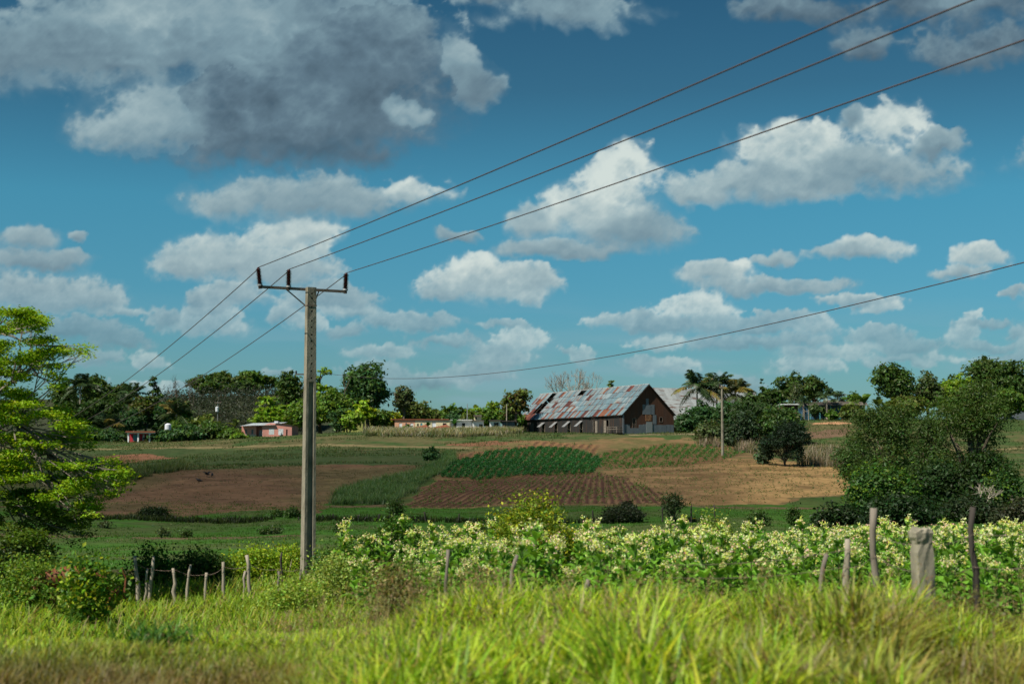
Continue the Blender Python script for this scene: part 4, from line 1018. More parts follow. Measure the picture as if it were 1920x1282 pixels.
for i in range(16):
    x0 = -2.5*s+i*(66*s)/16; x1 = x0+66*s/16+.02; c = np.array([.50, .56, .58])*(.85+.2*rg.random())
    r.quad((x0, -.95, Hh-1.2*s+x0*.035), (x1, -.95, Hh-1.2*s+x1*.035), (x1+1.4, D*.55, Hh+5.2*s+x1*.03), (x0+1.4, D*.55, Hh+5.2*s+x0*.03), c)
    r.quad((x0+1.4, D*.55, Hh+5.2*s+x0*.03), (x1+1.4, D*.55, Hh+5.2*s+x1*.03), (x1, D+.4, Hh-.5*s), (x0, D+.4, Hh-.5*s), c*.9)
r.quad((62*s, -.8, Hh+5.0*s), (Wd+.4, -.8, Hh+.4*s), (Wd+.4, D+.4, Hh+.4*s), (62*s, D+.4, Hh+5.4*s), (.16, .09, .07))
r.build('roof', 'roof_sheet', o)
q = MB(); q.box(59*s, 66*s, 1, 2, Hh+3.2*s, Hh+8.5*s); q.build('roof_tank', 'white_plastic', o)
# red porch house
o, Wd, s = house_at('house', 'red house with white porch columns half hidden by shrubs', 238, 291, 834, 238.)
Hh = 25*s; D = 6
w = MB(); wallgrid(w, (0, Wd), (-.6, Hh), [(6*s, 14*s, 8*s, 20*s), (24*s, 28*s, 6*s, 20*s), (33*s, 37*s, .1, 20*s)], fmap(1.6), .15)
w.box(0, .15, 1.76, D, -.6, Hh); w.box(Wd-.15, Wd, 1.76, D, -.6, Hh); w.box(.15, Wd-.15, D-.15, D, -.6, Hh); w.build('wall', 'red_paint', o)
for xx in (1.2*s, 19.5*s, 41*s): q = MB(); q.box(xx, xx+2.6*s, -.1, .15, -.5, Hh-1.8*s); q.build('porch_column', 'white_paint', o)
q = MB(); q.box(24*s, 28*s, 1.66, 1.7, 6*s, 20*s); q.build('window', 'white_paint', o)
q = MB(); q.box(33*s, 37*s, 1.66, 1.7, 0, 20*s); q.build('door', 'cream_plaster', o)
q = MB(); q.box(6*s, 14*s, 1.66, 1.7, 8*s, 20*s); q.build('window', 'turquoise_paint', o)
r = MB(); r.box(-1.5*s, Wd+1*s, -.5, D+.3, Hh-1.6*s, Hh+.8*s); r.build('roof', 'tile_roof', o)
q = MB(); q.box(0, Wd, -.12, .02, Hh-3.6*s, Hh-1.7*s); q.build('porch_beam', 'white_paint', o)
# long peach and cream house
o, Wd, s = house_at('house', 'long low house half peach half cream behind pale plume grass', 740, 843, 808, 256.)
Hh = 21*s; D = 7
w = MB(); wallgrid(w, (0, 38*s), (-.8, Hh), [(8*s, 14*s, 4*s, 15*s), (20*s, 23*s, 6*s, 15*s), (29*s, 35*s, .3, 15*s)], fmap(0), .15)
w.box(0, .15, .15, D, -.8, Hh); w.box(.15, 38*s, D-.15, D, -.8, Hh); w.build('wall', 'peach_plaster', o)
w = MB(); wallgrid(w, (38*s, Wd), (-.8, Hh), [(42*s, 45*s, 9*s, 14*s), (48*s, 52*s, 5*s, 15*s), (70*s, 77*s, 5*s, 16*s), (90*s, 97*s, 7*s, 15*s)], fmap(0.003), .15)
w.box(Wd-.15, Wd, .153, D, -.8, Hh); w.box(38*s, Wd-.15, D-.15, D, -.8, Hh); w.build('wall', 'cream_plaster', o)
for (a, b, z0, z1, mt) in [(8, 14, 4, 15, 'white_paint'), (20, 23, 6, 15, 'grey_sheet'), (29, 35, 0, 15, 'white_paint'), (42, 45, 9, 14, 'dark_glass'), (48, 52, 5, 15, 'turquoise_paint'), (70, 77, 5, 16, 'white_plastic'), (90, 97, 7, 15, 'dark_glass')]:
    q = MB(); q.box(a*s, b*s, .06, .1, z0*s, z1*s); q.build('door' if a == 29 else 'window', mt, o)
r = MB(); r.box(-8*s, Wd*.985, -.22, D+.5, Hh, Hh+1.7*s); r.build('roof', 'tile_roof', o)
q = MB(); q.box(72*s, 77*s, -.35, -.01, 3*s, 8*s); q.build('air_conditioner', 'white_plastic', o)
# low walls / rubble in front
def lump(name, label, cat, px, py, Y, sx, sy, sz, mat, rz=0):
    a = at(px, py, Y); o_ = thing(name, label, cat, (a[0], Y, G(a[0], Y) if name != 'tank' else a[2]), rz)
    return o_, a
for (px, w_, lab) in [(790, 22, 'brown tiled lean to roof in front of the cream house'), (828, 26, 'second brown lean to roof beside the white house')]:
    a = at(px, 803, 252.); h = thing('lean_to', lab, 'shed', (a[0], 252., G(a[0], 252))); s = 252/FPX
    z = a[2]-G(a[0], 252)
    q = MB(); q.box(-w_*s*.8, w_*s*.8, 0, 2.4, -.5, z-.1); q.build('wall', 'rust_sheet', h)
    q = MB(); q.quad((-w_*s, -.5, z-.2), (w_*s, -.5, z-.35), (w_*s*.3, 2.6, z+.75), (-w_*s*.6, 2.6, z+.3), (.1, .04, .03)); q.quad((w_*s, -.5, z-.35), (w_*s*1.05, 2.6, z-.2), (w_*s*.3, 2.6, z+.75), (w_*s*.3, 2.55, z+.74)); q.build('roof', 'tile_roof', h)
def boxhouse(name, label, cat, px0, px1, ytop, ybase, Y, wall, roof, wins=(), roofh=1.2, over=2, rz=0, D=5):
    o, Wd, s = house_at(name, label, px0, px1, ybase, Y, rz, cat); Hh = (ybase-ytop)*s
    w = MB(); hol = [(a*s, b*s, z0*s, z1*s) for a, b, z0, z1 in wins]
    wallgrid(w, (0, Wd), (-1, Hh), hol, fmap(0), .15)
    w.box(0, .15, .15, D, -1, Hh); w.box(Wd-.15, Wd, .15, D, -1, Hh); w.box(.15, Wd-.15, D-.15, D, -1, Hh); w.build('wall', wall, o)
    for (a, b, z0, z1) in hol: q = MB(); q.box(a, b, .06, .1, z0, z1); q.build('window', 'dark_glass', o)
    r = MB(); r.box(-over*s, Wd+over*s, -.5, D+.3, Hh, Hh+roofh*s); r.box(-over*s+.05, Wd+over*s-.05, .5, D-.6, Hh+roofh*s, Hh+roofh*s*1.6); r.build('roof', roof, o)
    return o, s
boxhouse('house', 'white walled house beyond the banana leaves left of the barn', 'house', 842, 884, 788, 806, 262., 'white_plaster', 'white_sheet', [(8, 14, 5, 13), (24, 30, 5, 13)], 1)
boxhouse('house', 'small white and brown house with a cream upper storey', 'house', 886, 906, 789, 806, 258., 'white_plaster', 'grey_roof', [(12, 19, 1, 11)], 1)
boxhouse('hut', 'tiny cream upper room with dark roof above the white house', 'hut', 889, 902, 780, 788.5, 259., 'cream_plaster', 'grey_roof', [(2, 5, 2, 7)], 1.6, 1, D=3)
boxhouse('shed', 'dark roofed shed with one white wall beside the barn', 'shed', 918, 938, 789, 806, 256., 'white_plaster', 'dark_wood', [(8, 17, 1, 14)], 1.5)
boxhouse('shed', 'low grey sheet metal shed against the left end of the barn', 'shed', 941, 965, 790, 806, 262., 'grey_sheet', 'dark_wood', [(3, 8, 3, 10)], 1.2)
boxhouse('shed', 'grey metal roofed shed behind the shrubs left of the blue house', 'shed', 1468, 1496, 759, 782, 246., 'rust_sheet', 'white_sheet', [(8, 13, 6, 16)], 1.4)
o, s = boxhouse('house', 'blue house with grey veranda roof and turquoise wall', 'house', 1512, 1622, 757, 787, 250., 'blue_paint', 'grey_roof', [(10, 16, 6, 22), (30, 38, 6, 22), (62, 70, 4, 22), (88, 94, 6, 22)], 2.5, 3, D=7)
for k in (4, 22, 42, 60, 80, 104): q = MB(); q.box(k*s, (k+1.4)*s, -1.3, -1.15, -.5, 28*s); q.build('veranda_post', 'turquoise_paint', o)
q = MB(); q.box(34*s, 60*s, -1.25, -1.15, -.3, 11*s); q.build('veranda_wall', 'turquoise_paint', o)
r = MB(); r.quad((-2*s, -1.9, 27*s), (112*s, -1.9, 27*s), (112*s, .4, 32*s), (-2*s, .4, 32*s), (.12, .10, .08)); r.build('veranda_roof', 'grey_roof', o)
r = MB(); r.quad((42*s, -.4, 31*s), (80*s, -.4, 31*s), (80*s, 3.5, 39*s), (42*s, 3.5, 39*s), (.3, .25, .18)); r.quad((42*s, 7.4, 31*s), (80*s, 7.4, 31*s), (80*s, 3.5, 39*s), (42*s, 3.5, 39*s), (.3, .25, .18))
for xx in (42*s, 80*s): r.quad((xx, -.4, 31*s), (xx, 7.4, 31*s), (xx, 3.55, 39*s), (xx, 3.45, 39*s))
r.build('roof', 'grey_roof', o)
boxhouse('hut', 'hut with a dull red roof at the far right edge', 'hut', 1885, 1930, 748, 775, 255., 'grey_sheet', 'tile_roof', [(6, 12, 6, 18)], 4, 4)
# gate frame posts in front of the blue house
a = at(1512, 786, 238.); gf = thing('gateway', 'wooden gateway of two posts and a lintel before the blue house', 'gateway', (a[0], 238, G(a[0], 238)))
for k in (-.36, .36): q = MB(); q.tube([(k, 0, -.2), (k, 0, 1.9)], .05, 5); q.build('post', 'bleached_wood', gf)
q = MB(); q.tube([(-.4, 0, 1.55), (.4, 0, 1.55)], .035, 5); q.build('lintel', 'bleached_wood', gf)
# water tanks
def tank(label, px, ytop, ybot, Y, wpx, legs):
    a = at(px, ybot, Y); s = Y/FPX; o_ = thing('water_tank', label, 'water tank', (a[0], Y, G(a[0], Y))); z0 = a[2]-G(a[0], Y); h = (ybot-ytop)*s; r = wpx*s/2
    q = MB(); q.tube([(0, 0, z0), (0, 0, z0+.05), (0, 0, z0+h*.8), (0, 0, z0+h*.92), (0, 0, z0+h)], [r*.95, r, r, r*.7, r*.3], 16); q.build('vessel', 'white_plastic', o_)
    q = MB()
    for k in range(4): q.tube([(r*.7*math.cos(k*1.57+.8), r*.7*math.sin(k*1.57+.8), -.2), (r*.7*math.cos(k*1.57+.8), r*.7*math.sin(k*1.57+.8), z0)], .06, 5)
    q.build('stand', 'galvanised', o_)
tank('white plastic water tank raised above the shrubs by the red house', 315, 793.5, 806, 246., 12, 1)
o, tpp = simple_pole('slender pole with a white transformer below the dark hill', 407, 262, 752, .07, 'galvanised', arm=.6)
q = MB(); zz = tpp[2]-o.location[2]; q.tube([(-.05, -.35, zz-1.9), (-.05, -.35, zz-1.1), (-.05, -.35, zz-1.0)], [.3, .3, .15], 10); q.build('transformer', 'white_plastic', o)
# ------------------------------------------------------------------ far trees, left to right
T = make_tree
make_palm('tall coconut palm rising above the dark trees at far left', 148, 290, 694, 62, seed=1)
make_palm('slanting coconut palm left of the tiered tree', 252, 290, 712, 52, seed=2, lean=-.6)
make_palm('low coconut palm with drooping fronds behind the red house', 205, 252, 765, 72, (.05, .09, .03), seed=3, yellow=.12)
make_palm('coconut palm with yellowish fronds beside the white tank', 330, 255, 742, 66, (.06, .10, .03), seed=4, yellow=.2)
make_palm('dark palm between the layered tree and the low palm', 232, 275, 735, 46, seed=5)
T('dark rounded tree beside the far left palm', 178, 300, 702, 62, 'round', DK, col2=MID)
T('dark tree hiding behind the near lime tree', 118, 300, 716, 56, 'round', DK)
T('dark leafy tree with ragged top between palm and tiered tree', 222, 310, 718, 50, 'round', DK, col2=OLV)
T('tiered dark tree with flat spreading layers', 288, 290, 706, 54, 'layered', DK)
T('mid green tree below the tiered tree', 272, 262, 742, 62, 'round', OLV, col2=RED)
T('dark evergreen mass behind the low palm', 190, 268, 742, 80, 'round', DK, trunk=.12)
T('dense dark tree at the left behind the shrubs', 130, 262, 752, 80, 'round', DK, trunk=.1)
T('dark bushy tree above the red house', 245, 258, 768, 60, 'round', DKB, trunk=.1)
T('dark green tree right of the tiered tree', 300, 262, 752, 50, 'round', DKB, trunk=.1)
bare_tree('leafless tree with reddish twigs left of the hill wood', 338, 300, 702, 52, 7, 4, spread=.5)
bare_tree('thin leafless snag beside the hill wood', 358, 305, 700, 30, 8, 3, spread=.4)
for i, (px, tp, w) in enumerate([(378, 702, 62), (418, 697, 64), (462, 694, 66), (496, 704, 56)]):
    T(['first dark tree of the hilltop wood', 'second dark tree of the hilltop wood from the left', 'tallest yellow topped tree of the hilltop wood', 'last rounded tree of the hilltop wood'][i], px, 372+i*4, tp, w, 'round', DK if i != 2 else MID, col2=OLV, group='trees of the hilltop wood', trunk=.22)
T('hilltop tree in front of the wood at left', 398, 358, 716, 70, 'round', DK, trunk=.15, group='trees of the hilltop wood')
T('hilltop tree in front of the wood at right', 452, 358, 714, 78, 'round', DK, trunk=.15, group='trees of the hilltop wood')
# dark scrub below the hilltop wood
rng = np.random.default_rng(77)
m = MB(); X, Y, Z, px, py = scatter(2600, 296, 350, (300, 585), None, rng)
n = len(X); per = 9; sc = 1.3*(.6+.8*rng.random(n))
P = (np.stack([X, Y, Z+sc*.6], 1)[:, None]+rng.normal(size=(n, per, 3))*sc[:, None, None]*.6).reshape(-1, 3)
leaves(m, P, rng.normal(size=P.shape)*.6+np.array([0, -.3, 1]), .26, .55, np.repeat(pal(n, rng, [(.022, .036, .02), (.032, .042, .022), (.045, .045, .028)], [4, 3, 1]), per, 0), .2, rng)
tag(m.build('hillside_scrub', 'foliage'), 'dark unbroken scrub covering the slope below the hilltop wood', 'scrub', kind='stuff')
T('dark tree just left of the concrete pole', 540, 300, 696, 56, 'round', DK, col2=OLV)
T('sunlit yellow green tree with tiered branches behind the pole', 600, 268, 690, 92, 'layered', BRI, col2=LIME, trunk=.22, dens=1.3)
T('broad bright tree skirt right of the pole', 630, 262, 728, 70, 'round', MID, col2=BRI, trunk=.1)
T('spreading lime tree behind the pink house', 510, 262, 745, 100, 'layered', BRI, col2=LIME, trunk=.15, dens=1.3)
T('dense green tree at the foot of the pole tree', 568, 258, 748, 70, 'round', MID, col2=BRI, trunk=.1)
T('dark glossy tree low behind the pole', 650, 258, 765, 60, 'round', DKB, col2=BRI, trunk=.08)
bare_tree('dead broken grey trunk with two stub limbs beside the round tree', 636, 262, 700, 34, 16, 2, r0=.42, name='dead_tree', trunk=.55, spread=.45, split=1, up=.3)
T('great round dark tree right of the dead trunk', 690, 275, 681, 92, 'round', DKB, col2=MID, trunk=.22, dens=1.25)
T('flat topped lime tree with pale branches', 682, 255, 750, 66, 'layered', LIME, col2=YEL, trunk=.45, bark='pale_bark')
T('bushy bright green tree left of the lime tree', 655, 250, 772, 46, 'round', BRI, trunk=.1)
T('dull green tree with reddish top', 757, 272, 722, 38, 'round', DUL, col2=RED)
T('olive tree behind the peach house', 772, 280, 745, 64, 'round', OLV, col2=DUL, trunk=.15)
T('yellow green bush beside the peach house', 738, 262, 770, 34, 'round', YEL, col2=LIME, trunk=.2)
T('dull tree left of the peach house', 712, 258, 768, 46, 'round', MID, col2=OLV, trunk=.1)
for i, (px, tp, w, c) in enumerate([(812, 764, 46, OLV), (842, 757, 40, MID), (868, 763, 42, DK), (895, 759, 44, BRI), (925, 752, 42, BRI), (790, 758, 40, MID), (852, 770, 40, DKB), (880, 772, 44, OLV), (912, 766, 44, MID)]):
    T(['olive tree rising over the cream roof', 'green tree over the right end of the cream roof', 'dark low tree in the far row above the white house', 'bright tree in the far row right of the grey pole', 'rounded bright green tree left of the rusty leaved tree', 'pale green tree over the peach and cream join', 'dark tree close behind the white house', 'olive tree behind the little cream upper room', 'green tree behind the dark roofed shed'][i], px, 292-i*2, tp, w, 'round', c, trunk=.12)
T('rusty brown and green tree at the left end of the barn', 967, 266, 729, 54, 'round', OLV, col2=(.12, .06, .03), trunk=.25)
T('shrubby green tree under the rusty leaved tree', 960, 272, 762, 50, 'round', MID, trunk=.1)
bare_tree('leafless pinkish tree behind the barn ridge at left', 1066, 300, 690, 90, 21, 6, r0=.42, spread=.5, up=.35, mat='pale_bark')
bare_tree('leafless pinkish tree behind the barn ridge at right', 1106, 302, 694, 84, 22, 6, r0=.42, spread=.5, up=.35, mat='pale_bark')
T('small dark crown just showing over the barn ridge', 1146, 300, 712, 20, 'round', OLV, trunk=.3)
make_palm('tall coconut palm nearest to the white barn roof', 1308, 262, 686, 74, seed=31, yellow=.05)
make_palm('middle coconut palm behind the pale concrete pole', 1345, 266, 688, 66, seed=32, yellow=.05)
make_palm('coconut palm with yellowing fronds right of the pole', 1380, 264, 702, 66, (.06, .08, .025), seed=33, yellow=.3)
T('dark bush at the right corner of the barn', 1290, 248, 766, 52, 'bush', DKB, ls=.30)
T('bluish green shrub tree under the palms', 1318, 255, 752, 64, 'round', DKB, trunk=.08)
T('dark shrub tree behind the pale pole', 1365, 250, 752, 70, 'round', DKB, trunk=.06)
T('feathery green tree right of the pole', 1400, 238, 752, 90, 'feathery', (.05, .10, .03), dens=1.6)
T('small conical tree on the right skyline', 1431, 270, 716, 22, 'cone', DK)
T('low dark trees right of the yellow palm', 1412, 275, 735, 60, 'round', DK, trunk=.1)
T('dark tree left of the round crowned pair', 1450, 275, 728, 50, 'round', DK, trunk=.1)
T('left of two joined round crowned trees', 1486, 285, 697, 62, 'round', DK, col2=OLV)
T('right of two joined round crowned trees', 1528, 285, 703, 54, 'round', DK, col2=OLV)
T('pale dusty tree in front of the round crowned pair', 1496, 262, 718, 40, 'feathery', (.10, .14, .06))
make_palm('small palm left of the blue house', 1508, 250, 738, 34, seed=41, n=14)
make_palm('short palm over the blue house veranda', 1552, 248, 722, 40, seed=42, n=16)
make_palm('curved palm beside the short veranda palm', 1572, 252, 727, 36, seed=43, n=14)
T('yellow green tree on the skyline behind the blue house', 1600, 275, 735, 44, 'round', MID, trunk=.15)
make_banana('banana plant with torn leaves right of the blue house', 1622, 240, 722, 40, seed=51)
make_banana('second banana plant by the blue house', 1648, 238, 732, 40, seed=52, col=(.09, .14, .04))
T('tall dark tree with knobbly crown on the right', 1675, 262, 681, 80, 'round', DK, col2=MID, trunk=.2, dens=1.2)
T('grey green round tree right of the knobbly tree', 1740, 266, 697, 62, 'round', DUL, col2=MID, trunk=.15)
make_banana('banana plant with brown hanging leaves', 1765, 236, 728, 40, seed=53)
T('bright yellow green tree behind the tall banana', 1800, 268, 700, 70, 'round', BRI, col2=LIME, trunk=.15)
make_banana('tall banana plant with a pale upright leaf', 1822, 240, 698, 40, seed=54)
T('dark airy tree with a topknot at upper right', 1858, 285, 667, 84, 'round', DK, col2=OLV)
T('massive dark tree at the right edge', 1905, 280, 676, 90, 'round', DK, col2=MID, trunk=.15)
T('dark tree low behind the banana plants', 1790, 285, 704, 80, 'round', DK, trunk=.1)
T('green shrub tree at the right edge below the dark tree', 1885, 250, 728, 90, 'round', MID, col2=OLV, trunk=.08)
T('green undergrowth tree behind the right bushes', 1700, 240, 742, 90, 'round', OLV, col2=MID, trunk=.05)
# understory around the houses
for (px, Y, tp, w, c, lab) in [(150, 244, 795, 90, DKB, 'dark shrub at the foot of the left palms'), (205, 242, 805, 60, DKB, 'dark shrub left of the red house'), (312, 240, 806, 70, DKB, 'large dark shrub right of the red house'), (355, 241, 797, 66, DKB, 'dark shrub below the white tank'), (398, 243, 790, 70, DK, 'tall dark shrub between the two small houses'), (432, 241, 800, 50, MID, 'green shrub left of the pink house'), (448, 236, 812, 34, BRI, 'low bright shrub at the pink house corner'), (380, 256, 775, 80, OLV, 'olive shrub behind the dark shrubs'), (345, 256, 768, 60, MID, 'green shrub under the yellowish palm'), (278, 239, 818, 22, RED, 'small reddish shrub in front of the red porch')]:
    T(lab, px, Y, tp, w, 'bush', c, col2=MID, cat='bush')
for k, (px, tp) in enumerate([(362, 770), (378, 768), (392, 772), (440, 775)]):
    make_banana(['banana plant left of the hill slope', 'tallest banana plant below the hill scrub', 'pale banana plant right of its neighbours', 'banana plant beside the pink house'][k], px, 250, tp, 20, (.13, .18, .05), 60+k)
make_banana('lone banana plant standing before the cream house', 802, 250, 783, 20, (.03, .10, .02), 70)
make_banana('banana plant in front of the white house', 851, 251, 776, 20, (.04, .13, .03), 71)
T('small bush under the peach house window', 764, 250, 795, 16, 'bush', MID, cat='bush')
# mid distance shrubs right of the field
T('dark shrub behind the pale pole at the field corner', 1460, 206, 757, 110, 'bush', DK, cat='bush', col2=DKB)
T('dull green bush beside the pale pole', 1395, 205, 772, 80, 'bush', (.035, .065, .028), cat='bush')
T('dark feathery bush at the corner of the tan field', 1472, 165, 790, 92, 'feathery', (.022, .045, .022), name='bush', cat='bush', dens=2.2)
T('small silvery green bush at the foot of the feathery bush', 1432, 168, 826, 30, 'bush', (.10, .16, .08), cat='bush')
T('green bush at the barn side of the hedge', 1335, 215, 788, 60, 'bush', DUL, cat='bush')
T('lone round dark bush on the grass bank', 808, 178, 838, 34, 'bush', DKB, cat='bush', dens=1.5)
# the big dark thicket on the right
T('large spreading dark green tree of the right thicket', 1662, 118, 760, 150, 'feathery', (.065, .12, .028), col2=OLV, dens=1.2)
T('lighter leafy shoulder tree at the left of the thicket', 1602, 126, 818, 74, 'feathery', (.075, .14, .035), dens=1.5)
T('tall feathery dark tree nearest the right edge', 1832, 104, 714, 170, 'feathery', (.065, .12, .022), col2=(.09, .13, .03), dens=1.35)
T('glossy dark green bush at the foot of the thicket', 1650, 100, 868, 150, 'bush', (.045, .11, .022), col2=BRI, cat='bush', dens=1.2)
T('airy tree filling the gap between the two thicket trees', 1745, 112, 775, 110, 'feathery', (.060, .11, .026), dens=1.2)
T('low leafy skirt bush under the tall feathery tree', 1845, 100, 840, 130, 'bush', (.035, .07, .018), cat='bush', dens=1.2)
T('dense bush between the two thicket trees', 1760, 101, 862, 120, 'bush', (.03, .065, .018), cat='bush', dens=1.2)
T('vine covered round bush at the right', 1880, 92, 875, 90, 'bush', (.04, .095, .022), col2=BRI, cat='bush', dens=1.2)
T('dark bush below the vine covered bush', 1825, 84, 925, 130, 'bush', (.03, .055, .02), cat='bush')
T('low dark undergrowth bush behind the tobacco', 1680, 82, 925, 160, 'bush', (.025, .055, .018), cat='bush')
T('low dull undergrowth bush at far right', 1925, 80, 930, 120, 'bush', (.05, .06, .03), cat='bush')
T('dark undergrowth left of the thicket foot', 1570, 90, 945, 110, 'bush', (.025, .05, .016), cat='bush')
T('feathery shrub before the left end of the blue house', 1530, 240, 756, 34, 'feathery', (.08, .14, .04), name='shrub', cat='shrub')
T('green shrub before the middle of the blue house', 1562, 239, 766, 30, 'bush', MID, name='shrub', cat='shrub')
T('bushy shrub hiding the right end of the blue house', 1600, 238, 752, 46, 'bush', OLV, name='shrub', cat='shrub')
bare_tree('dead grey branches leaning out of the vine covered bush', 1845, 88, 905, 70, 91, 4, r0=.05, name='dead_shrub', mat='bleached_wood', spread=.7)
# valley shrubs
for (px, Y, tp, w, c, lab) in [(287, 98, 951, 60, (.02, .04, .014), 'dark dense bush in the left pasture'), (522, 100, 955, 18, DK, 'small dark bush left of the pole in the valley'), (551, 99, 950, 26, DK, 'dark bush touching the pole in the valley'), (744, 96, 936, 30, DK, 'dark bush above the vine in the valley'), (1168, 92, 948, 74, (.03, .045, .02), 'low spreading dark bush in the valley'), (1420, 90, 958, 40, DK, 'flat dark bush in the right valley'), (1485, 92, 945, 22, DK, 'short dark stump bush in the right valley'), (200, 84, 1000, 12, DUL, 'tiny grey shrub in the left pasture'), (307, 76, 988, 14, DUL, 'tiny pale shrub below the dense bush'), (351, 76, 996, 13, DK, 'tiny dark shrub on the pasture bank'), (499, 80, 988, 13, DK, 'tiny dark shrub on the bank left of the pole'), (519, 80, 985, 12, DUL, 'tiny pale shrub on the bank by the pole'), (638, 80, 975, 14, DK, 'tiny dark shrub right of the pole'), (901, 80, 978, 13, DK, 'tiny dark shrub on the middle bank')]:
    T(lab, px, Y, tp, w, 'bush', c, cat='bush', ls=.07)
T('small lone tree with open crown in the valley', 1262, 93, 924, 36, 'feathery', (.06, .09, .035), dens=.3)
T('thin bare bodied shrub near the lone valley tree', 1175, 95, 938, 30, 'feathery', (.04, .05, .03), name='shrub', dens=.5)
for (x0, x1, Y, lab) in [(95, 640, 96, 'dark weeds along the left valley fence'), (640, 1300, 94, 'dark weeds along the middle valley fence')]:
    tufts('fence_weeds', lab, 500, Y-2.0, Y+1.5, (x0, x1), lambda a, b, X, Y_: fbm(X/3, Y_/3, 3) > .54, .36, .04, [(.025, .04, .015), (.05, .07, .02)], [3, 1], 60+x0, cat='weeds', per=9, spread=.2)
# ------------------------------------------------------------------ near shrubs
def shrub(label, px, Y, tp, w, col, col2, ls, dens=1.0, name='shrub', seed=None, asp=.5, fill=1): return T(label, px, Y, tp, w, 'bush', col, col2=col2, name=name, cat='shrub', ls=ls, dens=dens, seed=seed)
shrub('broad leaved shrub with yellow green tips in the left foreground', 172, 24.5, 1034, 92, (.085, .19, .02), (.42, .50, .03), .048, .45)
shrub('shrub with pale leaves at the left edge above the grass', 60, 27.0, 1036, 120, (.13, .24, .03), (.38, .46, .05), .034, .55)
shrub('dark tangled shrub beneath the near lime tree', 10, 30.0, 1000, 130, (.045, .085, .018), (.10, .16, .03), .035, .9)
shrub('green shrub behind the left fence posts', 292, 33, 1022, 70, (.06, .14, .02), (.16, .24, .03), .04)
shrub('dark green shrub behind the middle of the left fence', 380, 34, 1022, 100, (.045, .10, .018), (.12, .19, .03), .04)
shrub('yellow green small leaved shrub left of the pole', 478, 35, 1026, 110, (.20, .32, .02), (.46, .54, .03), .036, 1.1)
shrub('yellow green shrub against the pole foot', 545, 40, 1024, 70, (.20, .32, .02), (.46, .54, .03), .036, 1.1)
shrub('pale flowering weed bush right of the pole foot', 640, 28, 1040, 90, (.26, .36, .07), (.48, .56, .16), .030, .8)
shrub('bright green bush in front of the pole', 548, 27, 1084, 120, (.22, .33, .04), (.44, .54, .10), .030, .8)
shrub('green bush right behind the pole', 640, 34, 1022, 90, (.06, .13, .02), (.15, .22, .03), .040, .9)
shrub('leafy vine shrub climbing at the left end of the tobacco', 742, 36, 962, 56, (.05, .13, .02), (.14, .24, .03), .040, .7)
shrub('low spread of vines below the climbing shrub', 700, 36, 1005, 90, (.05, .12, .02), (.10, .18, .03), .040, .8)
shrub('yellow leaved shrub rising out of the tobacco', 1003, 33, 926, 150, (.16, .24, .02), (.50, .50, .03), .040, 1.0)
shrub('small yellow green sprig shrub above the tobacco', 1335, 36, 955, 70, (.16, .24, .03), (.30, .34, .04), .036, .35)
shrub('straw coloured weed clump before the tobacco', 742, 20.5, 1056, 70, (.16, .17, .05), (.34, .27, .12), .026, .6)
shrub('brown seeding weed between the broken posts', 918, 18.5, 1072, 26, (.20, .16, .08), (.30, .24, .12), .022, .6)
shrub('dry brown weed tangle at the lower right', 1812, 15.5, 1120, 120, (.16, .15, .05), (.24, .20, .09), .022, .45)
# spiky clump of coarse blades in the left foreground
rng = np.random.default_rng(88); a = at(295, 1215, 15.8); m = MB(); n = 150
X = a[0]+rng.normal(size=n)*.22; Y = 15.8+rng.normal(size=n)*.2
blades(m, X, Y, ground(X, Y), .42*(.7+.5*rng.random(n)), np.full(n, .012), pal(n, rng, [(.07, .17, .035), (.10, .22, .03)], [2, 1]), rng, bend=.7)
tag(m.build('grass_clump', 'grass_blade'), 'dark green spiky grass clump in the left foreground', 'grass clump')

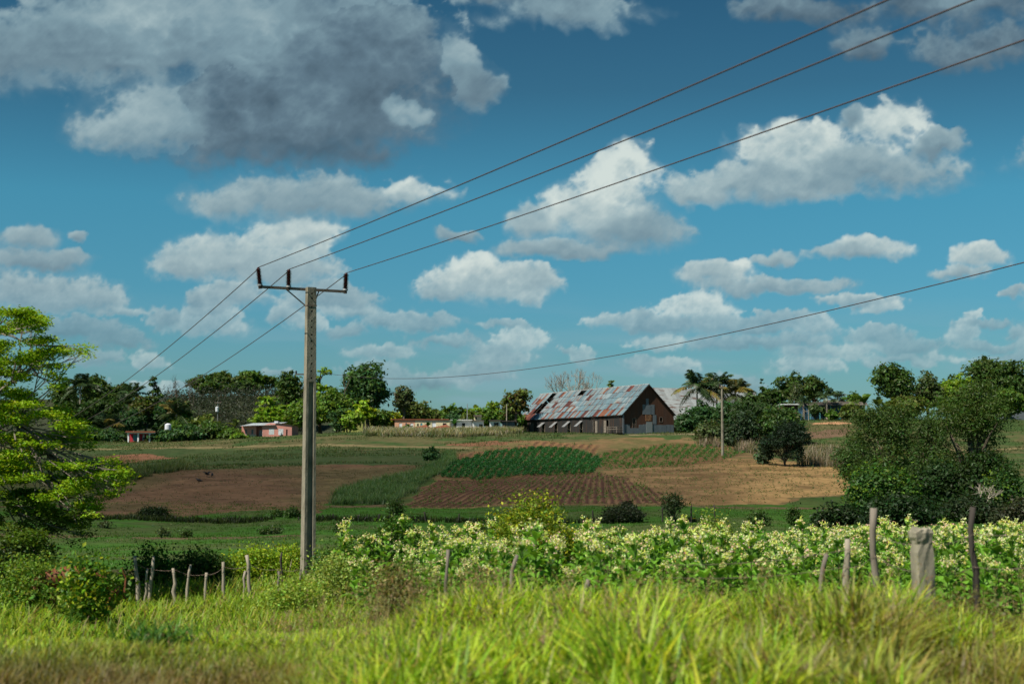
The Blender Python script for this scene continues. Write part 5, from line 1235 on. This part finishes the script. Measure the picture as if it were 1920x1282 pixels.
# ------------------------------------------------------------------ near tree at the left edge
def near_tree():
    rng = np.random.default_rng(101); Y0 = 32.; x0 = lat(-210, Y0); gz = G(x0, Y0)
    o = thing('spreading_tree', 'spreading lime green tree with layered branches at the left edge', 'tree', (x0, Y0, gz))
    pl = [(10,596,60,11),(52,600,45,10),(-40,600,60,14),(30,620,70,14),(85,640,40,11),(-20,640,80,18),(120,664,38,9),(158,661,14,6),(60,665,60,13),(10,690,70,14),(95,690,34,8),(-60,700,80,20),
          (115,716,24,6),(40,745,60,12),(-30,750,70,18),(80,770,60,12),(130,782,30,9),(20,800,70,16),(100,808,60,13),(148,806,26,9),(-40,820,80,20),(60,840,80,15),(150,838,34,9),(120,868,60,12),(190,876,40,10),
          (30,880,80,16),(225,892,26,8),(200,886,40,8),(215,900,28,7),(165,905,55,11),(90,912,70,14),(205,934,28,6),(0,930,90,22),(150,945,40,9)]
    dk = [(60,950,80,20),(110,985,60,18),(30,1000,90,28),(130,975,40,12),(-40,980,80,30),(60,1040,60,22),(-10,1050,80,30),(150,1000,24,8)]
    tb = MB(); br = MB(); cb = MB()
    P0 = np.array([0, 0, -.2]); fork = np.array([.3, 0, 1.6])
    tb.tube([P0, (.1, 0, .8), fork], [.30, .24, .20], 9); tb.build('trunk', 'bark', o)
    mains = []
    for tgt in [(-30, 620), (60, 690), (30, 790), (90, 850), (0, 930), (-60, 720)]:
        q = at(tgt[0], tgt[1], Y0+rng.normal()*.8)-np.array([x0, Y0, gz]); pth = bez(fork, (fork+q)/2+np.array([-.5, rng.normal()*.3, .7]), q, 9); br.tube(pth, np.linspace(.12, .035, 9), 6); mains.append(pth)
    allp = np.vstack(mains)
    lobes = []
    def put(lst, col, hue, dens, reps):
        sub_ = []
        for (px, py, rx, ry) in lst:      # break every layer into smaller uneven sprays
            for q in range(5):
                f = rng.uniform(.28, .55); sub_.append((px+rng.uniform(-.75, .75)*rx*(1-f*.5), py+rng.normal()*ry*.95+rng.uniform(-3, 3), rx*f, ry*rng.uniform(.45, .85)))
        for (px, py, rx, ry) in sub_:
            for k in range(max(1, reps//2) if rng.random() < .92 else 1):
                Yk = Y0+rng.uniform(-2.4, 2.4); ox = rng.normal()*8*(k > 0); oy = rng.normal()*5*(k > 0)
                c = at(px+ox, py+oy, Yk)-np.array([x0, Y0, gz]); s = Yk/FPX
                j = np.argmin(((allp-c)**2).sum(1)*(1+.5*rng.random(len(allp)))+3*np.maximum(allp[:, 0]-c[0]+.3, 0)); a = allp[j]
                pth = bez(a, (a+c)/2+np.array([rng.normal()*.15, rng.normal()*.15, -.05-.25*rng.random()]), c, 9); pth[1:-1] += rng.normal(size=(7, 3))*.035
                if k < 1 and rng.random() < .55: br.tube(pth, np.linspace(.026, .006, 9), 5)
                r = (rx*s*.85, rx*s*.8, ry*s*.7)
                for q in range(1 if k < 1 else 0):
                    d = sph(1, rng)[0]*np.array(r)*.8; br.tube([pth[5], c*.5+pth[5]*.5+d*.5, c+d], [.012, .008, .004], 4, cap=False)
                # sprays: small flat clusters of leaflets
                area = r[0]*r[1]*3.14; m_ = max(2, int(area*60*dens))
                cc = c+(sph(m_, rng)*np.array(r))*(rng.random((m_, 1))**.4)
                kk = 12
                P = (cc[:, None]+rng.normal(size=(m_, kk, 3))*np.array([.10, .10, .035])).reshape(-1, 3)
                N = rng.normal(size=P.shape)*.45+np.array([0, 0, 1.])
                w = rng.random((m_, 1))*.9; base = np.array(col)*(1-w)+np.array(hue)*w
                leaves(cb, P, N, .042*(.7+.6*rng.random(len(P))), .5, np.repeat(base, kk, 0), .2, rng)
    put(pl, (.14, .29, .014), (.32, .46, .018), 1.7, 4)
    put(dk, (.06, .12, .014), (.12, .20, .02), 1.3, 4)  # lower sprays: shade under the crown put into a darker leaf colour
    # rest of the crown beyond the frame
    more = [(rng.uniform(-480, -90), rng.uniform(560, 960), 80, 18) for _ in range(26)]
    put(more, (.13, .22, .015), (.22, .28, .02), .6, 1)
    br.build('branches', 'old_wood', o); cb.build('crown', 'foliage', o)
near_tree()

# ------------------------------------------------------------------ fence posts
def stick(label, px, ytop, ybot, Y, lean_px=0, r=.035, mat='bleached_wood', group=None, crook=0, seed=0, name='fence_post'):
    rng = np.random.default_rng(seed); a = at(px, ybot, Y); gz = G(a[0], Y); b = at(px+lean_px, ytop, Y)
    o = MB(); H = b[2]-gz; dx = b[0]-a[0]; n = 8; t = np.linspace(0, 1, n)
    P = np.stack([dx*t+rng.normal(size=n)*.012+crook*np.sin(t*5)*.04, rng.normal(size=n)*.01, -.2+(H+.2)*t], 1)
    rr = r*(1.1-.25*t)*(1+.12*rng.normal(size=n))
    o.tube(P, rr, 8); ob = o.build(name, mat, None, smooth=True); ob.location = (a[0], Y, gz)
    return tag(ob, label, 'fence post', group)
LP = [(256, 1037, 1104, 2, .045, 1, 'thick crooked pale post first on the left fence'), (271, 1061, 1090, 5, .03, 0, 'short leaning post second on the left fence'), (279, 1037, 1090, 8, .035, 0, 'tall leaning post right beside the short second one'),
      (330, 1060, 1095, -5, .04, 0, 'stout post tilting left, fourth on the left fence'), (345, 1053, 1092, 12, .032, 0, 'post tilting strongly right in the left fence'), (384, 1068, 1100, 2, .035, 0, 'low upright post near the middle of the left fence'),
      (419, 1048, 1095, 1, .035, 0, 'straight bright post left of the leaning pair'), (451, 1065, 1098, 12, .028, 1, 'thin bent post leaning right toward its tall neighbour'), (472, 1035, 1100, -8, .04, 0, 'tall pale post leaning left near the pole'),
      (524, 1063, 1084, 0, .035, 0, 'grey stub of a post left of the pole'), (563, 1060, 1084, 0, .03, 0, 'grey stub of a post at the pole foot')]
for i, (px, t, b, l, r, c, lab) in enumerate(LP): stick(lab, px, t+5, b, 30.5, l, r, 'bleached_wood' if i < 9 else 'old_wood', 'pale wooden posts of the left fence', c, 200+i)
stick('dark thin post in the shrubs left of the pole', 531, 1035, 1080, 33, -3, .03, 'dark_wood', 'pale wooden posts of the left fence', 0, 230)
stick('thin grey post standing in grass before the tobacco at left', 832, 1030, 1110, 18.5, 8, .025, 'old_wood', None, 0, 231)
stick('leaning grey post before the tobacco in the centre', 940, 1040, 1110, 18, 26, .03, 'old_wood', None, 0, 232)
stick('broken post leaning almost flat in the grass', 1062, 1086, 1116, 17.5, 42, .035, 'old_wood', None, 0, 233, name='broken_post')
stick('slanting broken post left of the pale grey post', 1505, 1038, 1100, 18.5, 52, .035, 'old_wood', None, 1, 234, name='broken_post')
stick('pale grey post standing before the tobacco at right', 1586, 1010, 1100, 18.3, 4, .045, 'bleached_wood', None, 0, 235)
stick('tall weathered post leaning right left of the concrete one', 1630, 952, 1090, 18.0, 16, .050, 'old_wood', None, 1, 236)
stick('tall dark wooden post at the right of the concrete one', 1823, 950, 1160, 17.0, 4, .040, 'dark_wood', None, 1, 237)
# concrete post
rng = np.random.default_rng(55)
a = at(1738, 1190, 16.6); gz = G(a[0], 16.6); Hc = at(1732, 991, 16.6)[2]-gz; lean = -.055
o = thing('concrete_post', 'thick crumbling concrete fence post with a flared head', 'fence post', (a[0], 16.6, gz), R_(14))
m = MB(); zs = np.array([-.3, .1, .25, .4, .5, .6, .7, .8, .87, .90, .93, .97, 1.0])*Hc; wd = np.array([.112, .110, .108, .110, .105, .107, .101, .103, .094, .100, .112, .115, .106])*1.02
n = 16; th = np.arange(n)*2*math.pi/n
for_v = []
for i, z in enumerate(zs):
    p = 9.0; rr = 1/((abs(np.cos(th))**p+abs(np.sin(th))**p)**(1/p)); rr = rr*wd[i]*(1+.045*rng.normal(size=n))
    for_v.append(np.stack([rr*np.cos(th)+lean*(z/Hc), rr*.9*np.sin(th), np.full(n, z)+(.02*rng.normal(size=n) if i == len(zs)-1 else 0)], 1))
V = np.vstack(for_v); F = []
for i in range(len(zs)-1):
    for j in range(n): F.append((i*n+j, i*n+(j+1) % n, (i+1)*n+(j+1) % n, (i+1)*n+j))
top = (len(zs)-1)*n; V = np.vstack([V, [lean, 0, Hc+.01]])
for j in range(0, n, 2): F.append((len(V)-1, top+j, top+j+1, top+(j+2) % n))
V = np.array([rv for rv in V]); m.add(V, F); m.build('shaft', 'concrete', o)
# valley fence posts
VP = [(222, 967, 3), (234, 966, 0), (327, 967, 2), (421, 969, -3), (489, 970, 0), (625, 962, 0), (673, 964, -2), (684, 968, 2), (712, 962, -1), (800, 958, -4), (858, 962, 3), (962, 948, 0), (1296, 942, 0), (1342, 945, -3), (1242, 950, 0), (1110, 955, 2), (560, 968, 0), (380, 969, 1)]
for i, (px, t, l) in enumerate(VP): stick('thin dark post of the valley fence', px, t+1, t+22, 96 if px < 640 else 93, l, .05, 'dark_wood', 'thin dark posts of the valley fence', 0, 300+i)

# ------------------------------------------------------------------ brown animal behind the left shrub (skin surface)
def skin(name, V, E, Rr, mat, parent, sub=1):
    me = bpy.data.meshes.new(name); me.from_pydata(V, E, []); me.materials.append(MATS[mat]); ob = bpy.data.objects.new(name, me); COL.objects.link(ob); ob.parent = parent
    md = ob.modifiers.new('skin', 'SKIN'); sk = me.skin_vertices[0] if me.skin_vertices else None
    if sk is None:
        bpy.context.view_layer.objects.active = ob; bpy.context.view_layer.update(); sk = me.skin_vertices[0] if me.skin_vertices else None
    for i, r in enumerate(Rr): sk.data[i].radius = (r, r) if not isinstance(r, tuple) else r
    sk.data[0].use_root = True
    s = ob.modifiers.new('s', 'SUBSURF'); s.levels = sub+1; s.render_levels = sub+1
    dg = bpy.context.evaluated_depsgraph_get(); m2 = bpy.data.meshes.new_from_object(ob.evaluated_get(dg)); ob.modifiers.clear(); ob.data = m2
    for p in m2.polygons: p.use_smooth = True
    return ob
def cow():
    Y = 27.5; x = lat(206, Y); gz = G(x, Y); k = (at(226, 1043, Y)[2]-gz)/1.12
    o = thing('calf', 'reddish brown calf standing half hidden behind the leafy shrub', 'calf', (x, Y, gz), R_(200)); o.scale = (k, k, k)
    # body runs along +x (local) = to the left in the picture, rump on the right
    V = [(-.05, 0, .86), (.35, 0, .84), (.75, 0, .86), (.98, 0, .80), (1.12, 0, .62), (1.26, 0, .45), (1.36, 0, .32),
         (-.10, .14, .62), (-.02, .15, .42), (-.10, .15, .22), (-.08, .15, .02), (-.10, -.14, .62), (-.02, -.15, .42), (-.10, -.15, .22), (-.08, -.15, .02),
         (.80, .13, .58), (.82, .13, .32), (.80, .13, .02), (.80, -.13, .58), (.82, -.13, .32), (.80, -.13, .02)]
    E = [(0, 1), (1, 2), (2, 3), (3, 4), (4, 5), (5, 6), (0, 7), (7, 8), (8, 9), (9, 10), (0, 11), (11, 12), (12, 13), (13, 14), (2, 15), (15, 16), (16, 17), (2, 18), (18, 19), (19, 20)]
    Rr = [(.21, .20), (.24, .24), (.22, .23), .15, .12, .10, .065, .11, .06, .045, .045, .11, .06, .045, .045, .08, .05, .045, .08, .05, .045]
    skin('body', V, E, Rr, 'hide', o)
    t = MB(); t.tube([(-.22, 0, .93), (-.29, 0, .78), (-.27, 0, .45)], [.025, .018, .03], 6); t.build('tail', 'hide', o)
    for s in (-1, 1):
        e = MB(); e.tube([(1.14, .08*s, .64), (1.10, .19*s, .68), (1.08, .25*s, .66)], [.02, .04, .008], 6); e.build('ear', 'hide', o)
cow()
# black birds in the ploughed field
def bird(px, py, Y, rz, label, wings):
    a = at(px, py, Y); g = G(a[0], Y); o = thing('vulture', label, 'bird', (a[0], Y, g), rz)
    m = MB(); m.tube([(-.36, 0, .26), (-.2, 0, .28), (0, 0, .33), (.16, 0, .38), (.26, 0, .48), (.33, 0, .50)], [.03, .09, .13, .11, .05, .04], 8); m.tube([(.33, 0, .5), (.42, 0, .46)], [.03, .008], 5)
    for s in (-1, 1): m.tube([(0, .06*s, .28), (.02, .06*s, 0)], .015, 4)
    m.build('body', 'black_feather', o, smooth=True)
    if wings:
        for s in (-1, 1):
            w = MB(); w.add([(.12, .06*s, .40), (-.16, .06*s, .36), (-.22, .45*s, .50), (.10, .50*s, .56), (-.14, .85*s, .50), (.04, .85*s, .53)], [(0, 1, 2, 3), (3, 2, 4, 5)]); w.build('wing', 'black_feather', o)
bird(373, 909, 139, R_(170), 'black vulture standing low in the ploughed field', False)
bird(388, 896.5, 146, R_(160), 'black vulture with open wings on the ploughed field', True)
bird(397.5, 898.5, 145, R_(100), 'upright black vulture facing away on the ploughed field', False)
# broken rotten log in the grass
a = at(318, 1160, 18.6); gz = G(a[0], 18.6); o = thing('rotten_log', 'broken reddish brown rotten log lying in the grass', 'log', (a[0], 18.6, gz), R_(12))
rng = np.random.default_rng(66)
m = MB(); P = np.stack([np.linspace(-.28, .22, 9), rng.normal(size=9)*.012, .10+.05*np.sin(np.linspace(0, 5, 9))+np.linspace(0, .07, 9)], 1); m.tube(P, .055*(1+.25*rng.normal(size=9)), 8); m.build('trunk', 'rotten_wood', o)
for k in range(5):
    m = MB(); p = P[rng.integers(1, 8)]; m.tube([p, p+rng.normal(size=3)*np.array([.12, .08, .04])+np.array([0, 0, .03])], [.03, .012], 5); m.build('splinter', 'rotten_wood', o)

# sagging barbed wire
def strand(label, pts, sag=.06, r=.0035):
    m = MB()
    for a, b in zip(pts, pts[1:]):
        a = np.array(a); b = np.array(b); t = np.linspace(0, 1, 14)[:, None]; P = a+(b-a)*t; P[:, 2] -= (4*sag*t*(1-t))[:, 0]; m.tube(P, r, 4, cap=False)
        n = int(np.linalg.norm(b-a)/.14)
        for k in range(1, n):
            p = a+(b-a)*k/n; p[2] -= 4*sag*(k/n)*(1-k/n); m.tube([p-[.012, 0, .018], p+[.012, 0, .018]], r*.7, 3, cap=False)
    tag(m.build('barbed_wire', 'steel'), label, 'wire')
def ptf(px, py, Y): return at(px, py, Y)
strand('upper rusty barbed wire strand between the right hand posts', [ptf(1250, 1058, 18), ptf(1588, 1030, 18.25), ptf(1644, 1000, 17.95), ptf(1732, 1018, 16.5), ptf(1826, 1000, 16.95), ptf(1990, 985, 16.6)])
strand('lower rusty barbed wire strand between the right hand posts', [ptf(1250, 1082, 18), ptf(1587, 1062, 18.25), ptf(1638, 1040, 17.95), ptf(1735, 1072, 16.5), ptf(1825, 1062, 16.95), ptf(1990, 1050, 16.6)])
strand('rusty barbed wire strand along the left fence', [ptf(150, 1062, 30.5), ptf(257, 1058, 30.45), ptf(330, 1068, 30.45), ptf(385, 1076, 30.45), ptf(420, 1062, 30.45), ptf(468, 1058, 30.45), ptf(524, 1066, 30.45), ptf(566, 1064, 30.45)])
